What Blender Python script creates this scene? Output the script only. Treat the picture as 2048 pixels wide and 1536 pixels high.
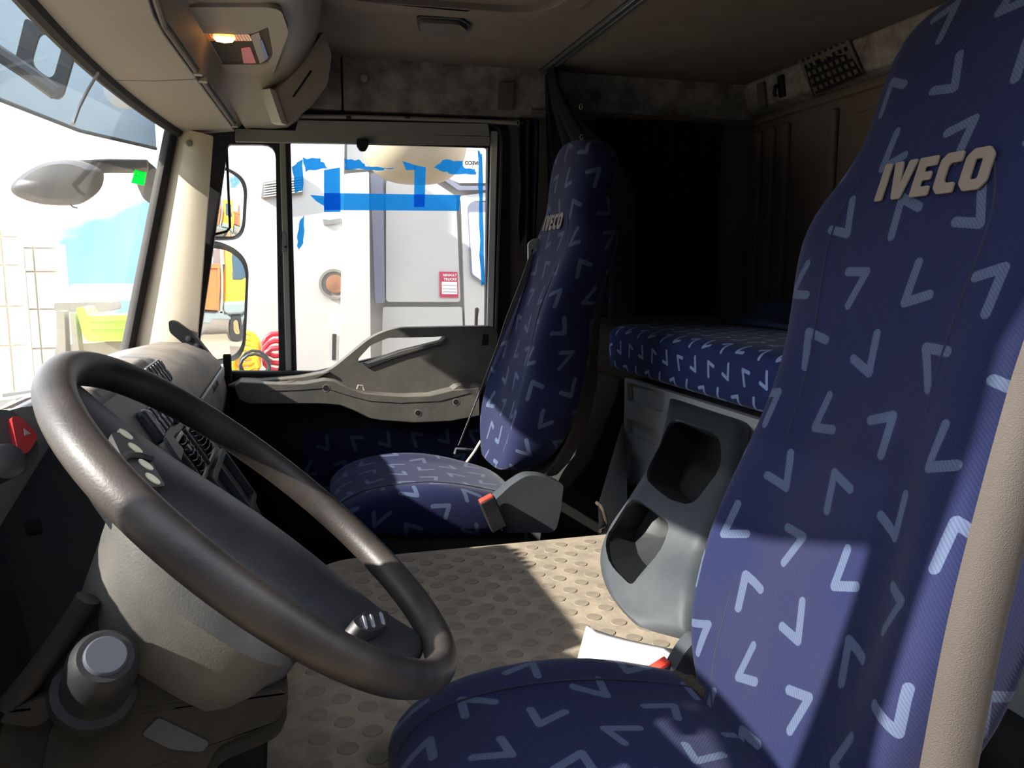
import bpy, math, random
from mathutils import Vector, Matrix
from mathutils.geometry import tessellate_polygon
random.seed(7)
V = Vector
for _o in list(bpy.data.objects):
    bpy.data.objects.remove(_o)
SC = bpy.context.scene
COL = SC.collection

# ---------------------------------------------------------------- camera
FPX = 1590.0
TH, PH = math.radians(15.7), math.radians(8.0)
CAM = V((0.0, 0.0, 1.0))
cam_d = bpy.data.cameras.new('camera')
cam_d.sensor_width = 36.0
cam_d.lens = FPX / 2048.0 * 36.0
cam_d.clip_start = 0.02
cam_d.clip_end = 500
cam = bpy.data.objects.new('camera', cam_d)
cam.location = CAM
cam.rotation_euler = (math.pi / 2 - PH, 0, -TH)
COL.objects.link(cam)
SC.camera = cam

# ---------------------------------------------------------------- exposure
SC.view_settings.view_transform = 'Standard'
SC.view_settings.look = 'None'
SC.view_settings.gamma = 1.0
SC.view_settings.use_curve_mapping = False
SC.view_settings.exposure = 2.85

# ---------------------------------------------------------------- sky and sun
world = bpy.data.worlds.new('sky')
SC.world = world
world.use_nodes = True
wn = world.node_tree
wn.nodes.clear()
wo = wn.nodes.new('ShaderNodeOutputWorld')
wb = wn.nodes.new('ShaderNodeBackground')
wtc = wn.nodes.new('ShaderNodeTexCoord')
wmap = wn.nodes.new('ShaderNodeMapping')
wmap.inputs['Location'].default_value = (11.9, 6.6, 2.8)
wmap.inputs['Scale'].default_value = (1.0, 1.0, 2.0)
wns = wn.nodes.new('ShaderNodeTexNoise')
wns.inputs['Scale'].default_value = 2.2
wns.inputs['Detail'].default_value = 4
wns.inputs['Roughness'].default_value = 0.52
wr = wn.nodes.new('ShaderNodeValToRGB')
wr.color_ramp.elements[0].position = 0.42
wr.color_ramp.elements[0].color = (0.07, 0.15, 0.31, 1)
wr.color_ramp.elements[1].position = 0.58
wr.color_ramp.elements[1].color = (1.0, 1.0, 1.0, 1)
wn.links.new(wtc.outputs['Generated'], wmap.inputs['Vector'])
wn.links.new(wmap.outputs['Vector'], wns.inputs['Vector'])
wn.links.new(wns.outputs['Fac'], wr.inputs['Fac'])
wn.links.new(wr.outputs['Color'], wb.inputs['Color'])
wb.inputs['Strength'].default_value = 0.95
wn.links.new(wb.outputs['Background'], wo.inputs['Surface'])

SUN_DIR = V((1.0, 0.19, -0.66)).normalized()
sun_d = bpy.data.lights.new('sun', 'SUN')
sun_d.energy = 2.3
sun_d.angle = math.radians(0.8)
sun_d.color = (1.0, 0.95, 0.87)
sun = bpy.data.objects.new('sun', sun_d)
sun.rotation_euler = SUN_DIR.to_track_quat('-Z', 'Y').to_euler()
sun.location = (-8, -3, 8)
COL.objects.link(sun)

# ---------------------------------------------------------------- geometry of the view: a pixel of the photo on a real plane of the cab
CF = V((math.sin(TH) * math.cos(PH), math.cos(TH) * math.cos(PH), -math.sin(PH)))
CR = V((math.cos(TH), -math.sin(TH), 0))
CU = V((math.sin(TH) * math.sin(PH), math.cos(TH) * math.sin(PH), math.cos(PH)))

def ray(u, v):
    return CF + CR * ((u - 1024) / FPX) + CU * ((768 - v) / FPX)

def P(u, v, y=None, x=None, z=None):
    d = ray(u, v)
    t = x / d.x if x is not None else y / d.y if y is not None else (z - 1) / d.z
    return CAM + d * t

def hit(u, v, p0, n):
    d = ray(u, v)
    return CAM + d * ((p0 - CAM).dot(n) / d.dot(n))

# ---------------------------------------------------------------- materials
def srgb(h):
    r = [int(h[i:i + 2], 16) / 255 for i in (0, 2, 4)]
    return tuple(c / 12.92 if c <= 0.04045 else ((c + 0.055) / 1.055) ** 2.4 for c in r) + (1,)

MATS = {}
def mat(name, col, rough=0.5, metal=0.0, dust=None, dust_amt=0.0, dust_scale=9.0, bump=0.0, bump_scale=300.0, var=0.0, spec=0.5, emit=None, emit_s=0.0, coat=0.0):
    m = bpy.data.materials.new(name)
    m.use_nodes = True
    nt = m.node_tree
    b = nt.nodes['Principled BSDF']
    c = srgb(col) if isinstance(col, str) else tuple(col) + (1,)
    b.inputs['Base Color'].default_value = c
    b.inputs['Roughness'].default_value = rough
    b.inputs['Metallic'].default_value = metal
    b.inputs['Specular IOR Level'].default_value = spec
    if coat:
        b.inputs['Coat Weight'].default_value = coat
    if emit:
        b.inputs['Emission Color'].default_value = srgb(emit)
        b.inputs['Emission Strength'].default_value = emit_s
    tc = nt.nodes.new('ShaderNodeTexCoord')
    src = None
    if dust or var:
        ns = nt.nodes.new('ShaderNodeTexNoise')
        ns.inputs['Scale'].default_value = dust_scale
        ns.inputs['Detail'].default_value = 8
        ns.inputs['Roughness'].default_value = 0.65
        nt.links.new(tc.outputs['Object'], ns.inputs['Vector'])
        rp = nt.nodes.new('ShaderNodeMapRange')
        rp.inputs['From Min'].default_value = 0.35
        rp.inputs['From Max'].default_value = 0.68
        rp.inputs['To Max'].default_value = dust_amt if dust else var
        nt.links.new(ns.outputs['Fac'], rp.inputs['Value'])
        mx = nt.nodes.new('ShaderNodeMix')
        mx.data_type = 'RGBA'
        mx.inputs['A'].default_value = c
        mx.inputs['B'].default_value = srgb(dust) if dust else tuple(x * 0.5 for x in c[:3]) + (1,)
        nt.links.new(rp.outputs['Result'], mx.inputs['Factor'])
        nt.links.new(mx.outputs['Result'], b.inputs['Base Color'])
    if bump:
        n2 = nt.nodes.new('ShaderNodeTexNoise')
        n2.inputs['Scale'].default_value = bump_scale
        n2.inputs['Detail'].default_value = 3
        nt.links.new(tc.outputs['Object'], n2.inputs['Vector'])
        bp = nt.nodes.new('ShaderNodeBump')
        bp.inputs['Strength'].default_value = bump
        bp.inputs['Distance'].default_value = 0.002
        nt.links.new(n2.outputs['Fac'], bp.inputs['Height'])
        nt.links.new(bp.outputs['Normal'], b.inputs['Normal'])
    MATS[name] = m
    return m

def glass_mat(name, tint, haze, haze_col, haze_scale=6.0, refl=0.35):
    """thin pane: clear, a little dusty film, fresnel reflection"""
    m = bpy.data.materials.new(name)
    m.use_nodes = True
    nt = m.node_tree
    nt.nodes.clear()
    out = nt.nodes.new('ShaderNodeOutputMaterial')
    tr = nt.nodes.new('ShaderNodeBsdfTransparent')
    tr.inputs['Color'].default_value = tuple(tint) + (1,)
    df = nt.nodes.new('ShaderNodeBsdfTranslucent')
    df.inputs['Color'].default_value = srgb(haze_col)
    ns = nt.nodes.new('ShaderNodeTexNoise')
    ns.inputs['Scale'].default_value = haze_scale
    ns.inputs['Detail'].default_value = 9
    ns.inputs['Roughness'].default_value = 0.7
    tc = nt.nodes.new('ShaderNodeTexCoord')
    nt.links.new(tc.outputs['Object'], ns.inputs['Vector'])
    mr = nt.nodes.new('ShaderNodeMapRange')
    mr.inputs['From Min'].default_value = 0.3
    mr.inputs['From Max'].default_value = 0.75
    mr.inputs['To Min'].default_value = haze * 0.5
    mr.inputs['To Max'].default_value = haze * 1.6
    nt.links.new(ns.outputs['Fac'], mr.inputs['Value'])
    m1 = nt.nodes.new('ShaderNodeMixShader')
    nt.links.new(mr.outputs['Result'], m1.inputs['Fac'])
    nt.links.new(tr.outputs[0], m1.inputs[1])
    nt.links.new(df.outputs[0], m1.inputs[2])
    gl = nt.nodes.new('ShaderNodeBsdfGlossy')
    gl.inputs['Roughness'].default_value = 0.02
    fr = nt.nodes.new('ShaderNodeFresnel')
    fr.inputs['IOR'].default_value = 1.45
    ml = nt.nodes.new('ShaderNodeMath')
    ml.operation = 'MULTIPLY'
    ml.inputs[1].default_value = refl
    nt.links.new(fr.outputs[0], ml.inputs[0])
    m2 = nt.nodes.new('ShaderNodeMixShader')
    nt.links.new(ml.outputs[0], m2.inputs['Fac'])
    nt.links.new(m1.outputs[0], m2.inputs[1])
    nt.links.new(gl.outputs[0], m2.inputs[2])
    nt.links.new(m2.outputs[0], out.inputs['Surface'])
    MATS[name] = m
    return m

def film_mat(name, col, alpha, trans):
    """coloured translucent film (tape, tinted visor)"""
    m = bpy.data.materials.new(name)
    m.use_nodes = True
    nt = m.node_tree
    nt.nodes.clear()
    out = nt.nodes.new('ShaderNodeOutputMaterial')
    tr = nt.nodes.new('ShaderNodeBsdfTransparent')
    tr.inputs['Color'].default_value = srgb(trans)
    df = nt.nodes.new('ShaderNodeBsdfDiffuse')
    df.inputs['Color'].default_value = srgb(col)
    tl = nt.nodes.new('ShaderNodeBsdfTranslucent')
    tl.inputs['Color'].default_value = srgb(col)
    a = nt.nodes.new('ShaderNodeMixShader')
    a.inputs['Fac'].default_value = 0.6
    nt.links.new(df.outputs[0], a.inputs[1])
    nt.links.new(tl.outputs[0], a.inputs[2])
    b = nt.nodes.new('ShaderNodeMixShader')
    b.inputs['Fac'].default_value = alpha
    nt.links.new(tr.outputs[0], b.inputs[1])
    nt.links.new(a.outputs[0], b.inputs[2])
    nt.links.new(b.outputs[0], out.inputs['Surface'])
    MATS[name] = m
    return m

def fabric_mat(name, base, mark, stain, stain_amt=0.35, cx=0.099, cy=0.082, weave=True, k=1.0):
    """navy twill with scattered pale blue corner marks; UVs are metres"""
    m = bpy.data.materials.new(name)
    m.use_nodes = True
    nt = m.node_tree
    L = nt.links.new
    N = nt.nodes.new
    b = nt.nodes['Principled BSDF']
    b.inputs['Roughness'].default_value = 0.85
    b.inputs['Specular IOR Level'].default_value = 0.2
    b.inputs['Sheen Weight'].default_value = 0.08
    b.inputs['Sheen Roughness'].default_value = 0.4
    uv = N('ShaderNodeUVMap')
    def math_(op, a, bb=None, clamp=False):
        n = N('ShaderNodeMath'); n.operation = op; n.use_clamp = clamp
        for i, x in enumerate((a, bb)):
            if x is None: continue
            if isinstance(x, (int, float)): n.inputs[i].default_value = x
            else: L(x, n.inputs[i])
        return n.outputs[0]
    def vmath(op, a, bb=None):
        n = N('ShaderNodeVectorMath'); n.operation = op
        for i, x in enumerate((a, bb)):
            if x is None: continue
            if isinstance(x, tuple): n.inputs[i].default_value = x
            else: L(x, n.inputs[i])
        return n.outputs['Value'] if op in ('DOT_PRODUCT', 'LENGTH') else n.outputs[0]
    sc = N('ShaderNodeVectorMath'); sc.operation = 'MULTIPLY'; sc.inputs[1].default_value = (1.0 / (cx * k), 1.0 / (cy * k), 0.0)
    L(uv.outputs[0], sc.inputs[0])
    sep = N('ShaderNodeSeparateXYZ'); L(sc.outputs[0], sep.inputs[0])
    row = math_('FLOOR', sep.outputs['Y'])
    par = math_('MODULO', math_('ADD', row, 1000.0), 2.0)
    xs = math_('ADD', sep.outputs['X'], math_('MULTIPLY', par, 0.5))
    colx = math_('FLOOR', xs)
    lx = math_('SUBTRACT', math_('SUBTRACT', xs, colx), 0.5)
    ly = math_('SUBTRACT', math_('SUBTRACT', sep.outputs['Y'], row), 0.5)
    # four mirrored versions of one bent stroke, in a repeat of four rows and two columns
    cpar = math_('MODULO', math_('ADD', colx, 1000.0), 2.0)
    half = math_('FLOOR', math_('DIVIDE', math_('MODULO', math_('ADD', row, 1000.0), 4.0), 2.0))
    fl = math_('MODULO', math_('ADD', cpar, half), 2.0)
    sx = math_('SUBTRACT', 1.0, math_('MULTIPLY', fl, 2.0))
    flp = math_('MODULO', math_('ADD', fl, par), 2.0)
    sy = math_('SUBTRACT', 1.0, math_('MULTIPLY', flp, 2.0))
    idv = N('ShaderNodeCombineXYZ'); L(colx, idv.inputs[0]); L(row, idv.inputs[1])
    wn_ = N('ShaderNodeTexWhiteNoise'); wn_.noise_dimensions = '2D'; L(idv.outputs[0], wn_.inputs['Vector'])
    ang = math_('MULTIPLY', math_('SUBTRACT', wn_.outputs['Value'], 0.5), 0.5)
    loc = N('ShaderNodeCombineXYZ')
    L(math_('MULTIPLY', math_('MULTIPLY', lx, sx), cx), loc.inputs[0]); L(math_('MULTIPLY', math_('MULTIPLY', ly, sy), cy), loc.inputs[1])
    rot = N('ShaderNodeVectorRotate'); rot.rotation_type = 'Z_AXIS'
    L(loc.outputs[0], rot.inputs['Vector']); L(ang, rot.inputs['Angle'])
    def seg(a, e):
        ba = (e[0] - a[0], e[1] - a[1], 0.0)
        l2 = ba[0] ** 2 + ba[1] ** 2
        pa = vmath('SUBTRACT', rot.outputs[0], (a[0], a[1], 0.0))
        h = math_('DIVIDE', vmath('DOT_PRODUCT', pa, ba), l2, True)
        s = N('ShaderNodeVectorMath'); s.operation = 'SCALE'; s.inputs[0].default_value = ba; L(h, s.inputs['Scale'])
        return vmath('LENGTH', vmath('SUBTRACT', pa, s.outputs[0]))
    d = math_('MINIMUM', seg((-0.013, -0.018), (-0.002, 0.026)), seg((-0.013, -0.018), (0.020, -0.012)))
    mask = math_('SUBTRACT', 1.0, math_('DIVIDE', math_('SUBTRACT', d, 0.0053), 0.0008, True), True)
    # twill lines
    wv = N('ShaderNodeTexWave'); wv.inputs['Scale'].default_value = 130.0
    wv.wave_type = 'BANDS'; wv.bands_direction = 'DIAGONAL'
    L(uv.outputs[0], wv.inputs['Vector'])
    tcn = N('ShaderNodeTexCoord')
    big = N('ShaderNodeTexNoise'); big.inputs['Scale'].default_value = 5.0; big.inputs['Detail'].default_value = 5
    L(tcn.outputs['Object'], big.inputs['Vector'])
    mr = N('ShaderNodeMapRange'); mr.inputs['From Min'].default_value = 0.48; mr.inputs['From Max'].default_value = 0.75; mr.inputs['To Max'].default_value = stain_amt
    L(big.outputs['Fac'], mr.inputs['Value'])
    def mix(a, bb, f, blend='MIX'):
        n = N('ShaderNodeMix'); n.data_type = 'RGBA'; n.blend_type = blend
        for k, x in (('A', a), ('B', bb), ('Factor', f)):
            if isinstance(x, (tuple, float, int)): n.inputs[k].default_value = x
            else: L(x, n.inputs[k])
        return n.outputs['Result']
    c0 = mix(srgb(base), srgb(mark), mask)
    c1 = mix(c0, srgb(stain), mr.outputs['Result'])
    if weave:
        mrw = N('ShaderNodeMapRange'); mrw.inputs['To Min'].default_value = 0.82; mrw.inputs['To Max'].default_value = 1.10
        L(wv.outputs['Fac'], mrw.inputs['Value'])
        c1 = mix(c1, mrw.outputs['Result'], 1.0, 'MULTIPLY')
        bp = N('ShaderNodeBump'); bp.inputs['Strength'].default_value = 0.35; bp.inputs['Distance'].default_value = 0.0008
        L(wv.outputs['Fac'], bp.inputs['Height']); L(bp.outputs['Normal'], b.inputs['Normal'])
    L(c1, b.inputs['Base Color'])
    MATS[name] = m
    return m

mat('headliner', '78716b', 0.95, var=0.35, dust_scale=6, bump=0.35, bump_scale=500, spec=0.1)
mat('header_grime', '96918c', 0.95, dust='3b342f', dust_amt=0.75, dust_scale=14, bump=0.3, bump_scale=400, spec=0.1)
mat('console_beige', '8c857c', 0.6, dust='93877a', dust_amt=0.5, dust_scale=5, bump=0.12, bump_scale=700, spec=0.3)
mat('console_dark', '5d5953', 0.65, bump=0.12, bump_scale=700, spec=0.3)
mat('pillar_beige', 'b5a893', 0.7, var=0.15, dust_scale=5, spec=0.3)
mat('rubber', '16171a', 0.6, dust='4a4744', dust_amt=0.25, dust_scale=20)
mat('black_plastic', '141518', 0.6, dust='3c3834', dust_amt=0.25, dust_scale=18, bump=0.1, bump_scale=600, spec=0.25)
mat('dark_plastic', '292b30', 0.5, dust='4a453f', dust_amt=0.3, dust_scale=10, bump=0.15, bump_scale=600)
mat('label_grey', '8a8a8c', 0.5)
mat('base_brown', '171513', 0.6, dust='332d27', dust_amt=0.5, dust_scale=12, bump=0.2, bump_scale=500, spec=0.2)
mat('door_plastic', '504e49', 0.6, dust='7a7265', dust_amt=0.45, dust_scale=8, bump=0.25, bump_scale=500, spec=0.35)
mat('dash_top', '5d564f', 0.6, dust='a49483', dust_amt=0.6, dust_scale=7, bump=0.2, bump_scale=500, spec=0.3)
mat('grey_plastic', '33373b', 0.55, dust='5f5f5e', dust_amt=0.25, dust_scale=6, bump=0.08, bump_scale=700, spec=0.22)
mat('switch_plastic', '2a2c31', 0.4, dust='6a655f', dust_amt=0.25, dust_scale=30)
mat('switch_mark', '8a8c90', 0.5)
mat('column_plastic', '454441', 0.5, dust='6d675d', dust_amt=0.45, dust_scale=9, bump=0.15, bump_scale=500)
mat('rim_leather', '1f1c1b', 0.47, spec=0.35, dust='5a5047', dust_amt=0.45, dust_scale=7, bump=0.12, bump_scale=400)
mat('hub_plastic', '1f2125', 0.4, dust='4d4c4b', dust_amt=0.35, dust_scale=8, bump=0.2, bump_scale=600)
mat('button_pad', '2a2626', 0.5)
mat('button_pale', 'd3cfae', 0.5)
mat('mat_rubber', '766c60', 0.85, dust='9a8c78', dust_amt=0.75, dust_scale=20, bump=0.3, bump_scale=200, spec=0.2)
mat('stud_rubber', '6d6458', 0.8, dust='877a69', dust_amt=0.6, dust_scale=25, spec=0.2)
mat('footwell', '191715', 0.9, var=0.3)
mat('red_button', '8f1d22', 0.35, dust='a03a3a', dust_amt=0.3)
mat('buckle_red', 'd2392b', 0.4)
mat('metal_grey', '8d9297', 0.35, metal=0.8, dust='6b6b6b', dust_amt=0.3)
mat('white_paint', 'd8d6d2', 0.4, dust='b5aea2', dust_amt=0.3)
mat('truck_white', 'bfbcb6', 0.4, dust='dcd6cc', dust_amt=0.3, dust_scale=2)
mat('truck_grey', '7d7f8e', 0.6)
mat('trim_light', '8e8a83', 0.5)
mat('blind_grey', '85847f', 0.8, var=0.1)
mat('paper', 'f4f3f0', 0.8)
mat('belt', '8a8784', 0.75, dust='8f857b', dust_amt=0.4, bump=0.4, bump_scale=900)
mat('belt_brown', '362f29', 0.75, dust='3f3731', dust_amt=0.4, dust_scale=8, bump=0.5, bump_scale=900)
mat('letter_beige', '73685b', 0.7, bump=0.3, bump_scale=500)
mat('curtain', '0e1422', 0.95, var=0.3)
mat('blanket', '1b2440', 0.95, var=0.4)
mat('bunk_panel', '868b90', 0.5, dust='8f8a80', dust_amt=0.4, dust_scale=7, bump=0.1)
mat('rear_wall', '6d635a', 0.9, var=0.3, dust_scale=5)
mat('seat_shell', '2a221d', 0.7)
mat('mirror', 'e8eaee', 0.015, metal=1.0)
mat('mirror_case', '1c1d20', 0.5)
mat('visor_bracket', '43484a', 0.6)
mat('lamp_white', 'f0f0ee', 0.3)
mat('seam_navy', '161b2e', 0.9)
mat('pocket_shade', '121416', 0.5)
mat('cap_grey', '3f4048', 0.6, spec=0.2)
mat('gasket', '0b0c0e', 0.75)
mat('blocker_tarp', '39404a', 0.8, var=0.3, dust_scale=1.5)
mat('sticker_ink', '0c5a26', 0.6)
mat('ink_dark', '17181b', 0.6)
mat('sticker_red', 'c2324f', 0.5)
mat('lens_amber', 'ffae5a', 0.2)
mat('bulb', 'fff0d0', 0.4, emit='ffb35a', emit_s=1.5)
mat('lens_grey', '4d443b', 0.6, spec=0.05, dust='4a423a', dust_amt=0.5, dust_scale=40)
mat('patch_red', 'd8505a', 0.4)
mat('reflect_mark_white', 'a09b95', 0.6, spec=0.1)
mat('reflect_blue', '4565a8', 0.4)
mat('ground', 'a09176', 0.95, dust='94866d', dust_amt=0.7, dust_scale=1.2, bump=0.3, bump_scale=8)
mat('panel_cream', 'ece3d0', 0.7, var=0.12, dust_scale=0.8)
mat('joint_cream', 'd8cebb', 0.8)
mat('loader_green', 'a5e03c', 0.5)
mat('machine_dark', '8a847a', 0.8, var=0.3)
mat('tank_blue', '8fc0ea', 0.4)
mat('roof_red', 'c8705a', 0.7)
mat('truck_orange', 'd9581e', 0.5, dust='a8502a', dust_amt=0.4, dust_scale=2)
mat('truck_yellow', 'f0a31c', 0.4)
mat('truck_brown', '7a4630', 0.7)
mat('chassis_grey', '6a7472', 0.6)
mat('tyre', '1c1c1d', 0.85)
mat('wheel_hub', '8a6f45', 0.6)
mat('glass_dark', '30444f', 0.1)
mat('hose_yellow', 'f2c41c', 0.5)
mat('hose_red', 'd02032', 0.5)
mat('hose_black', '202225', 0.5)
mat('hose_blue', '4f9ad0', 0.5)
mat('cap_brown', '9a6a4a', 0.6, var=0.4, dust_scale=12)
mat('beige_dome', 'a5987f', 0.5, var=0.25, dust_scale=3)
mat('stalk_brown', '5a3d28', 0.8)
mat('foam', '33291d', 0.95, var=0.6, dust_scale=40)
mat('grille_hole', '0c0b0a', 0.9)
mat('screw_dark', '0d0d0e', 0.7)
mat('rubble', '8e8d88', 0.9, var=0.5, dust_scale=4)
glass_mat('glass_windshield', (0.94, 0.96, 0.96), 0.02, 'fff4e2', 5.0, 0.5)
glass_mat('glass_side', (0.96, 0.98, 0.98), 0.02, 'ffffff', 9.0, 0.4)
film_mat('sticker_green', '22f768', 0.96, 'ffffff')
film_mat('visor_film', '88939b', 0.5, 'a3adb5')
film_mat('tape_blue', '45bdf8', 0.48, '86d2fc')
fabric_mat('fabric_seat', '151b3b', '434d64', '362f2b', 0.16)
fabric_mat('fabric_door', '181e3a', '3e4a62', '23263a', 0.30, weave=False)
fabric_mat('fabric_bunk', '202b55', '8495b8', '2c3350', 0.20, weave=False, k=0.8)

# ---------------------------------------------------------------- mesh helpers
WL = {}          # world position of every object's origin (nothing here is rotated)

def finish(name, me, wl, material, parent, smooth, bevel, seg, subd, solid=0.0):
    if material is not None:
        me.materials.append(MATS[material])
    if smooth:
        me.polygons.foreach_set('use_smooth', [True] * len(me.polygons))
        if not subd:
            me.set_sharp_from_angle(angle=math.radians(38))
    o = bpy.data.objects.new(name, me)
    COL.objects.link(o)
    if parent is not None:
        o.parent = parent
        o.location = wl - WL[parent.name]
    else:
        o.location = wl
    WL[o.name] = wl
    if solid:
        md = o.modifiers.new('solid', 'SOLIDIFY'); md.thickness = solid; md.offset = 0
    if bevel:
        md = o.modifiers.new('bevel', 'BEVEL'); md.width = bevel; md.segments = seg
        md.limit_method = 'ANGLE'; md.angle_limit = math.radians(35)
        md.harden_normals = False
    if subd:
        md = o.modifiers.new('sub', 'SUBSURF'); md.levels = subd; md.render_levels = subd
    return o

def mobj(name, verts, faces, material, parent=None, smooth=True, bevel=0.0, seg=2, subd=0, uv=None, base=False, solid=0.0):
    """one mesh object from world-space verts; uv = per-vertex (u, v)"""
    vs = [V(p) for p in verts]
    lo = V((min(p.x for p in vs), min(p.y for p in vs), min(p.z for p in vs)))
    hi = V((max(p.x for p in vs), max(p.y for p in vs), max(p.z for p in vs)))
    wl = (lo + hi) / 2
    if parent is None or base:
        wl.z = lo.z
    me = bpy.data.meshes.new(name)
    me.from_pydata([tuple(p - wl) for p in vs], [], faces)
    if uv:
        lay = me.uv_layers.new(name='UVMap')
        for lp in me.loops:
            lay.data[lp.index].uv = uv[lp.vertex_index]
    me.validate(clean_customdata=False)
    me.update()
    return finish(name, me, wl, material, parent, smooth, bevel, seg, subd, solid)

def empty(name, loc):
    o = bpy.data.objects.new(name, None)
    o.empty_display_size = 0.05
    o.location = loc
    COL.objects.link(o)
    WL[o.name] = V(loc)
    return o

def tag(o, label=None, cat=None, group=None, kind=None):
    if label: o['label'] = label
    if cat: o['category'] = cat
    if group: o['group'] = group
    if kind: o['kind'] = kind
    return o

def dup(o, delta, parent=None, root=True):
    """a copy of a thing with copies of its parts, moved by delta"""
    c = o.copy()
    COL.objects.link(c)
    c.parent = parent
    if root:
        c.location = o.location + V(delta)
        WL[c.name] = WL[o.name] + V(delta)
    else:
        WL[c.name] = WL[o.name] + V(delta)
    for ch in list(o.children):
        dup(ch, delta, c, False)
    return c

class MB:
    def __init__(s):
        s.v = []; s.f = []
    def add(s, verts, faces):
        k = len(s.v)
        s.v += [V(p) for p in verts]
        s.f += [tuple(i + k for i in f) for f in faces]
        return s
    def box(s, x0, x1, y0, y1, z0, z1):
        return s.add([(x0, y0, z0), (x1, y0, z0), (x1, y1, z0), (x0, y1, z0), (x0, y0, z1), (x1, y0, z1), (x1, y1, z1), (x0, y1, z1)],
                     [(0, 3, 2, 1), (4, 5, 6, 7), (0, 1, 5, 4), (1, 2, 6, 5), (2, 3, 7, 6), (3, 0, 4, 7)])
    def obox(s, c, a, b, n):
        """box with centre c and half-axis vectors a, b, n"""
        c, a, b, n = V(c), V(a), V(b), V(n)
        if a.cross(b).dot(n) < 0: a = -a
        return s.add([c - a - b - n, c + a - b - n, c + a + b - n, c - a + b - n, c - a - b + n, c + a - b + n, c + a + b + n, c - a + b + n],
                     [(0, 3, 2, 1), (4, 5, 6, 7), (0, 1, 5, 4), (1, 2, 6, 5), (2, 3, 7, 6), (3, 0, 4, 7)])
    def rings(s, rings, cap0=True, cap1=True, closed=True):
        n = len(rings[0]); k = len(s.v)
        for r in rings: s.v += [V(p) for p in r]
        for i in range(len(rings) - 1):
            for j in range(n if closed else n - 1):
                j2 = (j + 1) % n
                s.f.append((k + i * n + j, k + i * n + j2, k + (i + 1) * n + j2, k + (i + 1) * n + j))
        if cap0: s.f.append(tuple(k + j for j in reversed(range(n))))
        if cap1: s.f.append(tuple(k + (len(rings) - 1) * n + j for j in range(n)))
        return s
    def tube(s, pts, r, n=10, cap=True, flat=None):
        pts = [V(p) for p in pts]
        rs = r if isinstance(r, (list, tuple)) else [r] * len(pts)
        rings = []
        up = V((0, 0, 1))
        t0 = (pts[1] - pts[0]).normalized()
        if abs(t0.dot(up)) > 0.9: up = V((0, 1, 0))
        a = t0.cross(up).normalized()
        for i, p in enumerate(pts):
            t = (pts[min(i + 1, len(pts) - 1)] - pts[max(i - 1, 0)]).normalized()
            a = (a - t * a.dot(t)).normalized()
            b = t.cross(a)
            rings.append([p + (a * math.cos(q) + b * math.sin(q)) * rs[i] for q in [2 * math.pi * j / n for j in range(n)]])
        return s.rings(rings, cap, cap)
    def lathe(s, o, axis, prof, n=20):
        o = V(o); ax = V(axis).normalized()
        a = ax.orthogonal().normalized(); b = ax.cross(a)
        rings = [[o + ax * h + (a * math.cos(q) + b * math.sin(q)) * max(r, 1e-5) for q in [2 * math.pi * j / n for j in range(n)]] for r, h in prof]
        return s.rings(rings)
    def plate(s, outer, holes, fn, depth):
        """flat outline (with holes) in 2-D, fn maps (a, b) to a point, depth = vector"""
        loops = [list(outer)] + [list(h) for h in holes]
        flat = [p for l in loops for p in l]
        tris = tessellate_polygon([[V((p[0], p[1], 0)) for p in l] for l in loops])
        n = len(flat); dv = V(depth)
        base = [V(fn(*p)) for p in flat]
        k = len(s.v)
        s.v += base + [p + dv for p in base]
        t0 = tris[0]
        nr = (base[t0[1]] - base[t0[0]]).cross(base[t0[2]] - base[t0[0]])
        for t in tris:
            nn = (base[t[1]] - base[t[0]]).cross(base[t[2]] - base[t[0]])
            if nn.dot(dv) > 0: t = (t[0], t[2], t[1])
            s.f.append((k + t[0], k + t[1], k + t[2]))
            s.f.append((k + n + t[0], k + n + t[2], k + n + t[1]))
        i0 = 0
        for li, l in enumerate(loops):
            m = len(l)
            area = sum(l[i][0] * l[(i + 1) % m][1] - l[(i + 1) % m][0] * l[i][1] for i in range(m))
            # orientation in space
            e1 = V(fn(1, 0)) - V(fn(0, 0)); e2 = V(fn(0, 1)) - V(fn(0, 0))
            sgn = (1 if area > 0 else -1) * (1 if e1.cross(e2).dot(dv) > 0 else -1) * (1 if li == 0 else -1)
            for i in range(m):
                a, b = k + i0 + i, k + i0 + (i + 1) % m
                s.f.append((a, b, b + n, a + n) if sgn > 0 else (b, a, a + n, b + n))
            i0 += m
        return s
    def grid(s, fn, nu, nv, closeu=False):
        k = len(s.v)
        for j in range(nv + 1):
            for i in range(nu if closeu else nu + 1):
                s.v.append(V(fn(i / nu, j / nv)))
        w = nu if closeu else nu + 1
        for j in range(nv):
            for i in range(nu):
                i2 = (i + 1) % w
                s.f.append((k + j * w + i, k + j * w + i2, k + (j + 1) * w + i2, k + (j + 1) * w + i))
        return s
    def build(s, name, material, parent=None, **kw):
        return mobj(name, s.v, s.f, material, parent, **kw)

def roundpoly(pts, r, n=4):
    out = []
    m = len(pts)
    for i in range(m):
        p0, p1, p2 = [V((q[0], q[1])) for q in (pts[i - 1], pts[i], pts[(i + 1) % m])]
        rr = r[i] if isinstance(r, (list, tuple)) else r
        a, b = (p0 - p1), (p2 - p1)
        rr = min(rr, a.length * 0.49, b.length * 0.49)
        a, b = p1 + a.normalized() * rr, p1 + b.normalized() * rr
        for k in range(n + 1):
            t = k / n
            q = a * (1 - t) ** 2 + p1 * 2 * t * (1 - t) + b * t * t
            out.append((q.x, q.y))
    return out

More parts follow.
